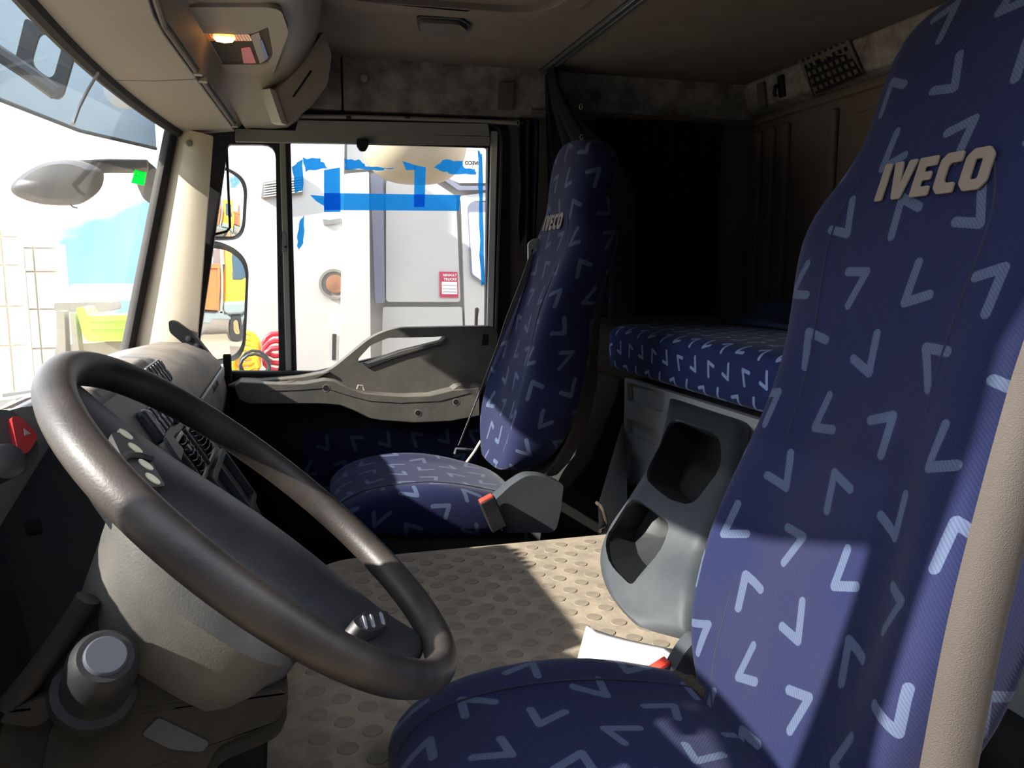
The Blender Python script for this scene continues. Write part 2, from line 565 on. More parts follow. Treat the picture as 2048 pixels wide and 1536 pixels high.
def catmull(pts, n=6, closed=False):
    pts = [V(p) for p in pts]
    out = []
    m = len(pts)
    for i in range(m if closed else m - 1):
        if closed: p0, p1, p2, p3 = pts[i - 1], pts[i], pts[(i + 1) % m], pts[(i + 2) % m]
        else: p0, p1, p2, p3 = pts[max(i - 1, 0)], pts[i], pts[i + 1], pts[min(i + 2, m - 1)]
        for k in range(n):
            t = k / n
            out.append(0.5 * ((2 * p1) + (p2 - p0) * t + (2 * p0 - 5 * p1 + 4 * p2 - p3) * t * t + (3 * p1 - p0 - 3 * p2 + p3) * t ** 3))
    if not closed: out.append(pts[-1])
    return out

def lerp(a, b, t): return a + (b - a) * t
def sstep(a, b, x):
    t = min(1, max(0, (x - a) / (b - a)))
    return t * t * (3 - 2 * t)
def spow(c, p): return math.copysign(abs(c) ** p, c)
def interp(tab, x):
    if x <= tab[0][0]: return tab[0][1]
    for (x0, y0), (x1, y1) in zip(tab, tab[1:]):
        if x <= x1: return lerp(y0, y1, (x - x0) / (x1 - x0))
    return tab[-1][1]

def text_mesh(name, body, size, o, right, up, material, parent, thick=0.0004, offset=0.0, mirror=False, xscale=1.0):
    """flat lettering lying on a surface: o = lower left corner"""
    cu = bpy.data.curves.new(name, 'FONT')
    cu.body = body; cu.size = size; cu.offset = offset; cu.extrude = thick; cu.resolution_u = 3
    t = bpy.data.objects.new(name + '_tmp', cu)
    COL.objects.link(t)
    bpy.context.view_layer.update()
    me = bpy.data.meshes.new_from_object(t.evaluated_get(bpy.context.evaluated_depsgraph_get()))
    vs = [v.co.copy() for v in me.vertices]
    fs = [tuple(p.vertices) for p in me.polygons]
    bpy.data.objects.remove(t)
    r, u_ = V(right).normalized(), V(up).normalized()
    n = r.cross(u_).normalized()
    vs = [V(o) + r * (p.x * xscale * (-1 if mirror else 1)) + u_ * p.y + n * p.z for p in vs]
    return mobj(name, vs, fs, material, parent, smooth=False)

def stuff(o):
    o['kind'] = 'stuff'
    return o
def struct(o):
    o['kind'] = 'structure'
    return o
# ================================================================ the cab shell
YL, YR, YC = 0.42, 2.65, 1.535
CEIL = 1.66
MATZ = 0.35

def XZ(y):
    return lambda a, b: V((a, y, b))
def pxz(pts, y):
    """pixels of the photo on the plane Y = y, as (x, z)"""
    return [(P(u, v, y=y).x, P(u, v, y=y).z) for u, v in pts]

b = MB().box(-0.56, 1.70, YL, 2.70, -0.06, 0.0)
b.box(-0.30, 1.02, 0.98, 1.775, 0.0, MATZ - 0.006)
struct(b.build('floor', 'footwell'))
struct(MB().box(-0.25, 1.72, 0.37, 2.70, CEIL, CEIL + 0.05).build('ceiling', 'headliner'))

# right-hand wall with the door opening
outer = [(-0.285, 1.71), (-0.30, 1.41), (-0.475, 0.70), (-0.56, 0.66), (-0.56, -0.05), (1.70, -0.05), (1.70, 1.71)]
hole = roundpoly([(-0.22, 1.500), (0.735, 1.515), (0.735, 0.02), (-0.40, 0.02), (-0.33, 0.75)], [0.02, 0.09, 0.02, 0.02, 0.05])
wr_ = struct(MB().plate(outer, [hole], XZ(2.65), (0, 0.05, 0)).build('wall_right', 'rear_wall'))
wl_ = struct(MB().plate(outer, [hole], XZ(0.435), (0, 0.045, 0)).build('wall_left', 'rear_wall'))
wb_ = struct(MB().box(1.655, 1.70, 0.37, 2.70, -0.05, 1.71).build('wall_back', 'rear_wall'))
struct(MB().box(-0.60, -0.56, 0.37, 2.70, -0.05, 0.69).build('wall_front', 'dark_plastic'))

# fabric header above the door, with its joint, plug and cover plate
b = MB().plate(roundpoly([(-0.28, 1.505), (0.185, 1.500), (0.185, 1.66), (-0.28, 1.66)], 0.004), [], XZ(2.615), (0, 0.034, 0))
b.build('header_panel', 'header_grime', wr_, bevel=0.006)
b = MB().plate(roundpoly([(0.192, 1.500), (1.655, 1.520), (1.655, 1.66), (0.192, 1.66)], 0.004), [], XZ(2.615), (0, 0.034, 0))
b.build('header_panel', 'header_grime', wr_, bevel=0.006)
c = P(728, 157, y=2.615)
MB().lathe(c + V((0, -0.004, 0)), (0, 1, 0), [(0.003, 0), (0.011, 0.001), (0.012, 0.006)], 14).build('plug', 'trim_light', wr_)
pl = roundpoly(pxz([(996, 165), (1026, 166), (1024, 220), (994, 219)], 2.612), 0.006)
MB().plate(pl, [], XZ(2.604), (0, 0.012, 0)).build('cover_plate', 'console_dark', wr_, bevel=0.003)

# light door-seal strip and dark trims
t = struct(MB().tube([P(575, 233, y=2.61), P(720, 234, y=2.61), P(975, 243, y=2.61), P(1060, 247, y=2.61)], 0.007, 8).build('trim_1', 'trim_light'))
for u in (697, 815, 930):
    q = P(u, 235, y=2.605)
    MB().obox(q, (0.008, 0, 0), (0, 0.006, 0), (0, 0, 0.004)).build('clip', 'rubber', t, bevel=0.002)
struct(MB().tube([V((x, 2.608, lerp(1.528, 1.53, 0))) for x in (0.80, 1.2, 1.66)], 0.008, 8).build('trim_2', 'rear_wall'))
struct(MB().tube([V((1.648, y, 1.535)) for y in (2.6, 2.0, 1.2, 0.45)], 0.012, 8).build('trim_3', 'rear_wall'))

# A-pillars: passenger side seen, driver side the same piece mirrored about the cab's middle
def pillar(flip, name, plug):
    my = (lambda p: V((p.x, 2 * YC - p.y, p.z))) if flip else (lambda p: p)
    L0, L1 = P(352, 256, y=2.585), P(262, 706, y=2.585)
    R0, R1 = P(425, 272, y=2.535), P(392, 706, y=2.535)
    ins = []
    N = 14
    for k in range(N + 1):
        t = k / N
        a, e = L0.lerp(L1, t), R0.lerp(R1, t)
        ring = []
        for s in range(9):
            q = a.lerp(e, s / 8)
            q = q + V((-0.1, -0.95, 0)).normalized() * (0.020 * math.sin(math.pi * s / 8))
            ring.append(q)
        back = V((0.0, 0.03, 0))
        ring += [ring[8] + back, ring[0] + back]
        ins.append([my(p) for p in ring])
    m = MB().rings(ins)
    o = struct(m.build(name, 'pillar_beige'))
    if plug:
        c = P(378, 287, y=2.54)
        MB().lathe(my(c), (-0.3, 1 if not flip else -1, 0), [(0.004, -0.006), (0.009, -0.005), (0.0095, 0.01)], 14).build('plug', 'trim_light', o)
    g = [my(L0.lerp(L1, t) + V((-0.008, -0.02, 0))) for t in (-0.12, 0, 0.25, 0.5, 0.75, 1.06)]
    MB().tube(g, 0.019, 10).build('window_gasket', 'gasket', o)
pillar(False, 'trim_4', True)
pillar(True, 'trim_5', False)

# windscreen, curved in plan
def ws(Y, Z):
    k = ((Y - YC) / 1.02) ** 2
    xt, xb = -0.372 + 0.072 * k, -0.575 + 0.10 * k
    return V((lerp(xb, xt, (Z - 0.69) / (1.42 - 0.69)), Y, Z))
g = MB().grid(lambda s, t: ws(lerp(0.52, 2.555, s), lerp(0.66, 1.45, t)), 24, 6)
w1 = struct(g.build('window_1', 'glass_windshield'))

# black strip behind the windscreen's top edge
g = MB()
g.tube([ws(y, 1.405) + V((0.014, 0, 0)) for y in [lerp(0.5, 2.56, k / 20) for k in range(21)]], 0.016, 8)
struct(g.build('trim_6', 'gasket'))

# ceiling details
hatch = [P(u, v, z=CEIL) for u, v in ((640, 0), (900, 26), (1060, 18), (1120, 0))]
hx0, hx1, hy1 = 0.05, 0.72, 2.10
fn = lambda a, c: V((a, c, CEIL - 0.022))
o = roundpoly([(hx0, 1.30), (hx1, 1.30), (hx1, hy1 - 0.03), (hx0, hy1)], 0.16, 8)
i = roundpoly([(hx0 + 0.06, 1.36), (hx1 - 0.06, 1.36), (hx1 - 0.06, hy1 - 0.10), (hx0 + 0.06, hy1 - 0.07)], 0.12, 8)
h = empty('roof_hatch', (0.385, 1.70, CEIL - 0.022))
tag(h, 'rounded fabric-lined roof hatch rim in the dark headliner', 'roof hatch')
MB().plate(o, [i], fn, (0, 0, 0.026)).build('hatch_rim', 'headliner', h, bevel=0.008, seg=3)
MB().plate(roundpoly([(hx0 + 0.05, 1.35), (hx1 - 0.05, 1.35), (hx1 - 0.05, hy1 - 0.08), (hx0 + 0.05, hy1 - 0.06)], 0.12, 8), [], lambda a, c: V((a, c, CEIL - 0.006)), (0, 0, 0.006)).build('hatch_cover', 'headliner', h)
pl = [(P(u, v, z=CEIL - 0.012).x, P(u, v, z=CEIL - 0.012).y) for u, v in ((838, 44), (918, 48), (936, 60), (922, 76), (842, 68))]
lm = empty('ceiling_lamp', (0.44, 2.27, CEIL - 0.012))
tag(lm, 'small unlit rounded courtesy lamp set into the headliner', 'lamp')
MB().plate(roundpoly(pl, 0.014), [], lambda a, c: V((a, c, CEIL - 0.014)), (0, 0, 0.014)).build('lens', 'console_dark', lm, bevel=0.004)
pl2 = [(0.443 + (a - 0.443) * 1.12, 2.275 + (c - 2.275) * 1.2) for a, c in pl]
MB().plate(roundpoly(pl2, 0.018), [], lambda a, c: V((a, c, CEIL - 0.005)), (0, 0, 0.005)).build('bezel', 'rubber', lm)
# curtain rail across the roof
rl = empty('curtain_rail', (0.84, 1.55, CEIL - 0.012))
tag(rl, 'thin aluminium curtain rail running across the headliner', 'rail')
MB().box(0.828, 0.836, 0.46, 2.60, CEIL - 0.014, CEIL).build('rail_lip', 'metal_grey', rl, bevel=0.002)
MB().box(0.846, 0.854, 0.46, 2.60, CEIL - 0.014, CEIL).build('rail_lip', 'metal_grey', rl, bevel=0.002)
MB().box(0.826, 0.856, 0.46, 2.60, CEIL - 0.004, CEIL - 0.001).build('channel', 'rubber', rl)

# back wall: swaged ribs, upper ledge with speaker grille, lamp and hook
for (y0, w) in ((2.60, 0.025), (2.515, 0.02), (2.43, 0.02), (2.18, 0.015), (1.78, 0.015)):
    MB().box(1.635, 1.656, y0 - w, y0 + w, 0.84, 1.50).build('rib', 'rear_wall', wb_, bevel=0.008, seg=3)
MB().box(1.648, 1.656, 1.80, 2.16, 0.95, 1.47).build('panel', 'rear_wall', wb_, bevel=0.004)
led = MB().plate([(1.655, 1.55), (1.60, 1.565), (1.585, 1.66), (1.655, 1.66)], [], lambda a, c: V((a, 0.45, c)), (0, 2.16, 0))
led.build('upper_ledge', 'header_grime', wb_, bevel=0.01, seg=3)
GN = V((-0.99, 0, -0.156)).normalized(); GU = V((-0.156, 0, 0.99)).normalized()
gp0 = V((1.592, 2.1, 1.61))
sg = empty('speaker_grille', (1.59, 2.13, 1.57))
tag(sg, 'square-holed grey loudspeaker grille on the upper back wall', 'grille')
def gl(a, c, d=0.0): return gp0 + V((0, a, 0)) + GU * c + GN * d
cs = [hit(u, v, gp0, GN) for u, v in ((1597, 112), (1697, 66), (1733, 150), (1632, 192))]
ab = [((c - gp0).y, (c - gp0).dot(GU)) for c in cs]
holes = []
def bil(s, t):
    (a0, c0), (a1, c1), (a2, c2), (a3, c3) = ab[0], ab[1], ab[2], ab[3]
    return (lerp(lerp(a0, a1, s), lerp(a3, a2, s), t), lerp(lerp(c0, c1, s), lerp(c3, c2, s), t))
for j in range(5):
    for i in range(8):
        s, t = 0.10 + 0.80 * i / 7, 0.14 + 0.72 * j / 4
        holes.append([bil(s - 0.032, t - 0.05), bil(s + 0.032, t - 0.05), bil(s + 0.032, t + 0.05), bil(s - 0.032, t + 0.05)])
MB().plate([bil(0, 0), bil(1, 0), bil(1, 1), bil(0, 1)], holes, lambda a, c: gl(a, c, 0.004), GN * 0.006).build('grille_plate', 'console_dark', sg)
MB().plate([bil(0.03, 0.04), bil(0.97, 0.04), bil(0.97, 0.96), bil(0.03, 0.96)], [], lambda a, c: gl(a, c, 0.001), GN * 0.002).build('backing', 'grille_hole', sg)
q = hit(1528, 190, gp0, GN)
wl2 = MB().obox(q + GN * 0.008, (0, 0.018, 0), GU * 0.042, GN * 0.008).build('wall_lamp', 'console_dark', bevel=0.004)
tag(wl2, 'small pale rectangular lamp on the upper back wall beside the grille', 'lamp')
q = hit(1566, 172, gp0, GN)
hk = empty('coat_hook', q)
tag(hk, 'black coat hook between the grille and the small wall lamp', 'hook')
MB().obox(q + GN * 0.006, (0, 0.014, 0), GU * 0.035, GN * 0.006).build('plate', 'black_plastic', hk, bevel=0.004)
MB().tube([q + GU * 0.01 + GN * 0.005, q + GU * 0.0 + GN * 0.03, q - GU * 0.02 + GN * 0.035, q - GU * 0.03 + GN * 0.03], 0.006, 8).build('peg', 'black_plastic', hk)

# engine-tunnel rubber mat with round studs
ml = roundpoly([(-0.05, 0.985), (1.015, 0.985), (1.015, 1.785), (0.07, 1.785), (-0.05, 1.55)], [0.02, 0.02, 0.02, 0.06, 0.05], 5)
rm = MB().plate(ml, [], lambda a, c: V((a, c, MATZ - 0.006)), (0, 0, 0.006)).build('rubber_mat', 'mat_rubber', bevel=0.002)
tag(rm, 'dusty brown-grey rubber mat with round studs between the seats', 'floor mat')
st0 = None
cnt = 0
for r in range(24):
    for cidx in range(15):
        x = 0.02 + cidx * 0.074 + (0.037 if r % 2 else 0.0)
        y = 1.005 + r * 0.0335
        if x > 0.80 or y > 1.77 or (y > 1.60 and x < 0.12) or (x < 0.06 and y > 1.5): continue
        if x > 0.62 and y < 1.66 and (x - 0.62) > (1.66 - y) * -0.2: continue
        if x > 0.12 and y < 1.02: continue
        wl = V((x, y, MATZ))
        if st0 is None:
            st0 = MB().lathe(wl, (0, 0, 1), [(0.0155, 0.0), (0.0145, 0.0014), (0.0001, 0.0015)], 14).build('stud', 'stud_rubber', rm)
        else:
            c = st0.copy(); COL.objects.link(c); c.parent = rm
            c.location = st0.location + (wl - STW)
            cnt += 1
            continue
        STW = wl
# ================================================================ passenger door
dr = struct(empty('door_1', (0.2, 2.65, 0.02)))
DY = 2.64
fo = [(-0.235, 1.505), (0.735, 1.515), (0.735, 0.02), (-0.39, 0.02), (-0.335, 0.72)]
fo = roundpoly(fo, [0.02, 0.08, 0.02, 0.02, 0.03])
qw = roundpoly(pxz([(456, 288), (551, 289), (558, 750), (392, 755), (398, 690)], DY), [0.01, 0.04, 0.03, 0.02, 0.02])
mw = roundpoly(pxz([(581, 283), (976, 294), (972, 664), (594, 752)], DY), 0.008)
MB().plate(fo, [qw, mw], XZ(DY), (0, 0.03, 0)).build('door_frame', 'rubber', dr, bevel=0.004)
# pale metal divider between quarter light and window
a0, a1 = P(565, 283, y=2.632), P(578, 758, y=2.632)
MB().rings([[a + V((-0.009, 0, 0)), a + V((0.009, 0, 0)), a + V((0.009, 0.012, 0)), a + V((-0.009, 0.012, 0))] for a in (a0, a0.lerp(a1, 0.5), a1)]).build('window_divider', 'trim_light', dr, bevel=0.003)
q = P(568, 486, y=2.628)
lt = MB().plate(roundpoly([(-0.008, -0.03), (0.008, -0.02), (0.008, 0.02), (-0.004, 0.04)], 0.006), [], lambda a, c: q + V((a, 0, c)), (0, 0.01, 0)).build('latch', 'metal_grey', dr)
MB().lathe(q + V((0.004, -0.002, -0.012)), (0, 1, 0), [(0.004, 0), (0.004, 0.006)], 10).build('screw', 'screw_dark', lt)
# white rear edge of the door frame and grey seal
e0, e1 = P(990, 262, y=2.63), P(981, 655, y=2.63)
MB().rings([[a + V((-0.012, 0, 0)), a + V((0.010, 0, 0)), a + V((0.010, 0.012, 0)), a + V((-0.012, 0.012, 0))] for a in (e0, e1)]).build('frame_edge', 'white_paint', dr, bevel=0.002)
s = [P(u, v, y=2.625) for u, v in ((960, 246), (990, 252), (1002, 275), (1003, 340), (998, 500), (993, 660))]
MB().tube(catmull(s, 5), 0.008, 8).build('door_seal', 'rubber', dr)
# panes
def pane(n, pts):
    m = MB().plate(pts, [], XZ(2.654), (0, 0.004, 0))
    return struct(m.build(n, 'glass_side', smooth=False))
window2 = pane('window_2', [(a + (0.004 if a > -0.1 else -0.004), c) for a, c in qw])
window3 = pane('window_3', [(0.01, 1.42), (0.675, 1.43), (0.668, 0.67), (0.01, 0.67)])
# inner quarter-light rubber edge (slanting black line with the wide mirror behind it)
f = [P(u, v, y=2.648) for u, v in ((453, 290), (460, 455), (453, 463), (416, 472))]
MB().tube(f, 0.004, 8).build('rubber_edge', 'rubber', dr)

# roller blind cassette with pull tab
rb = empty('roller_blind', P(780, 290, y=2.61))
tag(rb, 'grey roller blind rolled up at the top of the passenger window', 'blind')
o = pxz([(596, 241), (975, 248), (979, 272), (590, 264)], 2.605)
MB().plate(roundpoly(o, 0.004), [], XZ(2.60), (0, 0.03, 0)).build('cassette', 'blind_grey', rb, bevel=0.004)
o = pxz([(470, 258), (979, 274), (979, 292), (470, 283)], 2.61)
MB().plate(roundpoly(o, 0.003), [], XZ(2.605), (0, 0.025, 0)).build('hem_bar', 'blind_grey', rb, bevel=0.004)
o = pxz([(580, 281), (977, 291), (977, 296), (580, 284)], 2.612)
MB().plate(o, [], XZ(2.610), (0, 0.006, 0)).build('bottom_rail', 'rubber', rb)
o = pxz([(713, 278), (737, 278), (737, 292), (731, 303), (720, 303), (713, 292)], 2.60)
MB().plate(roundpoly(o, 0.006), [], XZ(2.592), (0, 0.012, 0)).build('pull_tab', 'black_plastic', rb, bevel=0.003)

# lower door skin with patterned fabric insert
MB().plate([(-0.36, 0.03), (0.73, 0.03), (0.73, 0.66), (-0.31, 0.70)], [], XZ(2.60), (0, 0.04, 0)).build('lower_panel', 'black_plastic', dr, bevel=0.01)
o = roundpoly(pxz([(600, 862), (960, 846), (950, 1010), (610, 1010)], 2.595), 0.03)
m = MB().plate(o, [], XZ(2.590), (0, 0.012, 0))
m.build('fabric_insert', 'fabric_door', dr, uv=[(p.x, p.z) for p in m.v], bevel=0.003)

# handle panel with the pull opening
AY = 2.55
ho = [(560, 765), (660, 742), (745, 672), (790, 656), (985, 652), (996, 664), (990, 780), (960, 790), (700, 800), (580, 790)]
hh = [(716, 718), (742, 690), (776, 676), (870, 674), (892, 672), (885, 682), (800, 703), (735, 727), (718, 730)]
m = MB().plate(roundpoly(pxz(ho, AY), [0.02, 0.03, 0.04, 0.03, 0.015, 0.012, 0.02, 0.01, 0.02, 0.02], 5), [roundpoly(pxz(hh, AY), 0.008, 4)], XZ(AY), (0, 0.055, 0))
hp = m.build('handle_panel', 'door_plastic', dr, bevel=0.010, seg=3)
# sunk pull pocket behind the bar
m = MB().plate(roundpoly(pxz([(722, 724), (735, 727), (885, 686), (893, 674), (880, 690), (800, 712), (735, 736)], AY), 0.004), [], XZ(AY - 0.004), (0, 0.02, 0))
m.build('pull_lip', 'dark_plastic', hp, bevel=0.003)
o = pxz([(966, 668), (976, 668), (975, 690), (963, 691)], AY)
MB().plate(o, [], XZ(AY - 0.002), (0, 0.006, 0)).build('slot', 'screw_dark', hp)
# armrest shelf: long shaped front
RY = 2.48
top = [(468, 772), (480, 764), (560, 768), (610, 767), (648, 760), (672, 763), (700, 777), (735, 788), (800, 793), (860, 791), (905, 780), (960, 776)]
bot = [(960, 832), (900, 843), (830, 846), (770, 842), (735, 836), (705, 820), (680, 811), (640, 808), (560, 808), (495, 808), (478, 800)]
tp = pxz(top, RY); bt = pxz(bot, RY)
shelf = MB().plate(tp + bt, [], XZ(RY), (0, 0.13, 0))
ar = shelf.build('armrest', 'door_plastic', dr, bevel=0.012, seg=3)
# padded edge line
MB().tube([P(u, v, y=RY - 0.0005) for u, v in ((540, 782), (600, 780), (650, 776), (700, 792), (740, 802), (800, 806), (880, 802), (940, 786))], 0.0008, 6).build('seam', 'screw_dark', ar)
for u, v in ((652, 776), (836, 826), (912, 804)):
    q = P(u, v, y=RY)
    MB().lathe(q + V((0, -0.0008, 0)), (0, 1, 0), [(0.0095, 0.0), (0.0095, 0.004)], 16).build('screw_hole', 'screw_dark', ar)
    MB().lathe(q + V((0, -0.0006, 0)), (0, 1, 0), [(0.0112, 0.0), (0.0112, 0.003)], 16).build('screw_rim', 'trim_light', ar)
q = P(566, 761, z=tp[3][1] + 0.001)
c = V((P(568, 764, y=2.54).x, 2.54, tp[3][1]))
lk = MB().lathe(c, (0, 0, 1), [(0.034, 0.0), (0.033, 0.002), (0.001, 0.002)], 20).build('lock_plate', 'door_plastic', ar)
MB().obox(c + V((0, 0, 0.003)), (0.012, 0.004, 0), (0, 0.005, 0), (0, 0, 0.002)).build('lock_knob', 'dark_plastic', lk, bevel=0.002)
m = MB().plate(roundpoly(pxz([(905, 779), (960, 776), (962, 768), (915, 772)], 2.49), 0.004), [], XZ(2.485), (0, 0.09, 0))
m.build('armrest_pad', 'door_plastic', dr, bevel=0.004)
q = P(722, 778, y=2.52)
MB().tube([q + V((-0.012, 0, 0)), q + V((-0.008, 0, 0.012)), q + V((0.006, 0, 0.010)), q + V((0.010, 0, -0.004))], 0.003, 6).build('loose_clip', 'trim_light', dr)
# lower-left slab by the dash and dark strip
o = pxz([(455, 770), (480, 762), (545, 757), (600, 752), (660, 742), (600, 775), (480, 780)], 2.56)
MB().plate(o, [], XZ(2.54), (0, 0.07, 0)).build('sill_cap', 'door_plastic', dr, bevel=0.004)

# window winder stick behind the pane, stickers and tape on the window
def on_pane(pts, y=2.648): return pxz(pts, y)
tapes = [
    ([(648, 386), (921, 390), (918, 422), (648, 420)], 'long horizontal strip of blue tape across the passenger window'),
    ([(648, 340), (680, 335), (681, 424), (648, 424)], 'short upright strip of blue tape at the left end of the long strip'),
    ([(829, 330), (852, 335), (849, 414), (828, 414)], 'short upright strip of blue tape in the middle of the long strip'),
    ([(956, 302), (966, 310), (968, 570), (962, 572), (958, 420)], 'ragged blue tape strip down the rear edge of the window'),
    ([(596, 452), (607, 430), (608, 480), (600, 500), (594, 490)], 'small torn scrap of blue tape low by the window divider'),
    ([(585, 335), (604, 318), (606, 380), (592, 388)], 'torn blue tape patch at the top left of the window'),
    ([(606, 316), (640, 318), (655, 336), (610, 342)], 'crumpled blue tape patch left of the upright strip'),
    ([(690, 318), (720, 320), (732, 332), (788, 336), (760, 340), (690, 338)], 'torn blue tape run near the top of the window'),
    ([(805, 322), (830, 330), (830, 340), (812, 340)], 'small blue tape flake beside the middle upright strip'),
    ([(868, 335), (885, 320), (925, 322), (928, 336), (950, 338), (952, 350), (900, 347)], 'torn blue tape patch under the window maker mark'),
    ([(620, 390), (648, 392), (648, 412), (632, 402)], 'pointed blue tape tip left of the long strip'),
]
for i, (pts, lab) in enumerate(tapes):
    y = 2.6525 - 0.0006 * (i % 3)
    if len(pts) > 4 or 'torn' in lab or 'crumpled' in lab:
        # ragged outline
        rp = []
        n = len(pts)
        for k in range(n):
            a, c = pts[k], pts[(k + 1) % n]
            for j in range(5):
                t = j / 5
                rp.append((lerp(a[0], c[0], t) + random.uniform(-2, 2), lerp(a[1], c[1], t) + random.uniform(-2, 2)))
        pts = rp
    m = MB().plate(on_pane(pts, y), [], XZ(y), (0, 0.0003, 0))
    tag(m.build('blue_tape', 'tape_blue', smooth=False), lab, 'tape', 'blue tape on the passenger window')
o = P(957, 330, y=2.6495)
wm = empty('window_sticker', o)
tag(wm, 'small dark reversed maker name on the passenger window glass', 'sticker')
text_mesh('lettering', 'IVECO', 0.016, o, (1, 0, 0), (0, 0, 1), 'ink_dark', wm, mirror=True, offset=0.0006)
# ================================================================ overhead console
oc = empty('overhead_console', (-0.12, YC, 1.42))
tag(oc, 'beige plastic overhead shelf above the windscreen with hinged flaps and a lit reading light', 'console')
def gx(Y): return -0.197 + 0.060 * abs(Y - YC)
def fx(Y): return ws(Y, 1.405).x + 0.022
def uz(Y): return interp([(0.4, 1.42), (0.72, 1.46), (0.92, 1.50), (2.15, 1.50), (2.35, 1.462), (2.62, 1.415)], Y)
rings = []
for k in range(31):
    Y = lerp(0.46, 2.61, k / 30)
    g, z = gx(Y), uz(Y)
    e = sstep(2.2, 2.55, Y) + sstep(0.87, 0.52, Y)
    zz = max(1.432, z)
    rings.append([V(p) for p in [(g + 0.014, Y, 1.432), (g + 0.020, Y, lerp(1.45, zz, 0.4)), (g + 0.032, Y, zz - 0.004), (g + 0.05, Y, zz), (-0.03, Y, zz), (0.02, Y, zz + 0.006),
                                  (0.055, Y, zz + 0.03), (0.085, Y, zz + 0.075), (0.10, Y, 1.60), (0.105, Y, 1.659), (-0.30, Y, 1.659), (-0.30, Y, 1.47), (g + 0.0, Y, 1.45)]])
MB().rings(rings).build('shelf_body', 'console_beige', oc)
# hinged flaps behind the windscreen header
def flap(y0, y1):
    rr = []
    n = 8
    for k in range(n + 1):
        Y = lerp(y0, y1, k / n)
        rr.append([V(p) for p in [(fx(Y), Y, 1.405), (lerp(fx(Y), gx(Y), 0.5), Y, 1.409), (gx(Y), Y, 1.418), (gx(Y), Y, 1.432), (fx(Y), Y, 1.420)]])
    f = MB().rings(rr).build('flap', 'console_beige', oc, bevel=0.002)
    return f
flap(0.56, 1.05); flap(1.056, 1.93); f2 = flap(1.936, 2.60)
for y in (1.90, 1.965, 2.53):
    MB().obox((gx(y) + 0.006, y, 1.424), (0.012, 0, 0), (0, 0.010, 0), (0, 0, 0.005)).build('hinge_tab', 'console_beige', oc, bevel=0.002)
for ya, yb in ((0.6, 1.89), (1.98, 2.52)):
    MB().tube([V((gx(lerp(ya, yb, t)) + 0.006, lerp(ya, yb, t), 1.426)) for t in (0, .25, .5, .75, 1)], 0.006, 8).build('hinge_rod', 'console_dark', oc)
# moulded frame and reading light
LZ = 1.497
lp = lambda pts, z: [(P(u, v, z=z).x, P(u, v, z=z).y) for u, v in pts]
fr_o = roundpoly(lp([(352, 10), (560, 10), (578, 60), (545, 150), (430, 152), (400, 120)], LZ), 0.04, 5)
fr_i = roundpoly(lp([(394, 62), (500, 66), (536, 50), (546, 106), (534, 126), (432, 126)], LZ), [0.005, 0.03, 0.005, 0.03, 0.03, 0.02], 5)
MB().plate(fr_o, [fr_i], lambda a, c: V((a, c, LZ - 0.004)), (0, 0, 0.009)).build('light_frame', 'console_beige', oc, bevel=0.006, seg=3)
rlp = MB().plate(fr_i, [], lambda a, c: V((a, c, LZ - 0.0005)), (0, 0, 0.002)).build('reading_light', 'lens_grey', oc)
def lens(pts, name, m, dz=0.0):
    return MB().plate(roundpoly(lp(pts, LZ), 0.004), [], lambda a, c: V((a, c, LZ - 0.0020 - dz)), (0, 0, 0.0012)).build(name, m, rlp)
lens([(396, 64), (498, 67), (504, 80), (405, 80)], 'amber_lens', 'lens_amber')
lens([(482, 95), (500, 92), (512, 125), (487, 125)], 'red_patch', 'patch_red')  # plain red patch on the light's plate
lens([(501, 70), (518, 63), (535, 116), (520, 126)], 'white_reflection', 'reflect_mark_white')  # this white plate and the blue one below paint reflections in the lens
lens([(519, 78), (524, 76), (537, 112), (531, 118)], 'blue_reflection', 'reflect_blue', 0.001)
q = P(448, 73, z=LZ)
MB().lathe(q + V((-0.022, 0, -0.003)), (1, 0, 0), [(0.001, 0), (0.008, 0.006), (0.010, 0.022), (0.008, 0.038), (0.001, 0.044)], 12).build('bulb', 'bulb', rlp)
for k in range(16):
    u = 400 + k * 6.2
    a, c = P(u, 65 + k * 0.2, z=LZ), P(u + 7, 80, z=LZ)
    MB().tube([a + V((0, 0, -0.002)), c + V((0, 0, -0.002))], 0.0007, 5).build('lens_ridge', 'lens_amber', rlp)
# pale storage hatch at the end of the shelf and the dark round moulding beside it
ho = [(552, 184), (600, 134), (648, 60), (664, 110), (656, 168), (622, 214), (572, 251)]
nrm = V((0.25, -0.95, -0.15)).normalized()
h0 = P(600, 190, y=2.20)
ua = V((-nrm.y, nrm.x, 0)).normalized(); ub = nrm.cross(ua).normalized()
def h2(pts, off=0.0):
    r = [hit(u, v, h0 + nrm * off, nrm) - h0 for u, v in pts]
    return [(p.dot(ua), p.dot(ub)) for p in r]
ht = MB().plate(roundpoly(h2(ho), 0.010), [], lambda a, c: h0 + ua * a + ub * c, nrm * -0.12).build('storage_hatch', 'console_beige', oc, bevel=0.004, seg=3)
MB().plate(roundpoly(h2([(538, 176), (551, 183), (574, 251), (562, 246)]), 0.003), [], lambda a, c: h0 + ua * a + ub * c + nrm * 0.004, nrm * -0.10).build('hatch_edge', 'trim_light', ht, bevel=0.002)
a, c = [hit(u, v, h0 + nrm * 0.001, nrm) for u, v in ((586, 194), (622, 142))]
MB().tube([a, a + (c - a) * 0.1, c], 0.0028, 6).build('hatch_slot', 'screw_dark', ht)

# ================================================================ dashboard
da = empty('dashboard', (-0.35, YC, 0.10))
tag(da, 'dusty dark grey dashboard with switches, louvred vents and a passenger box', 'dashboard')
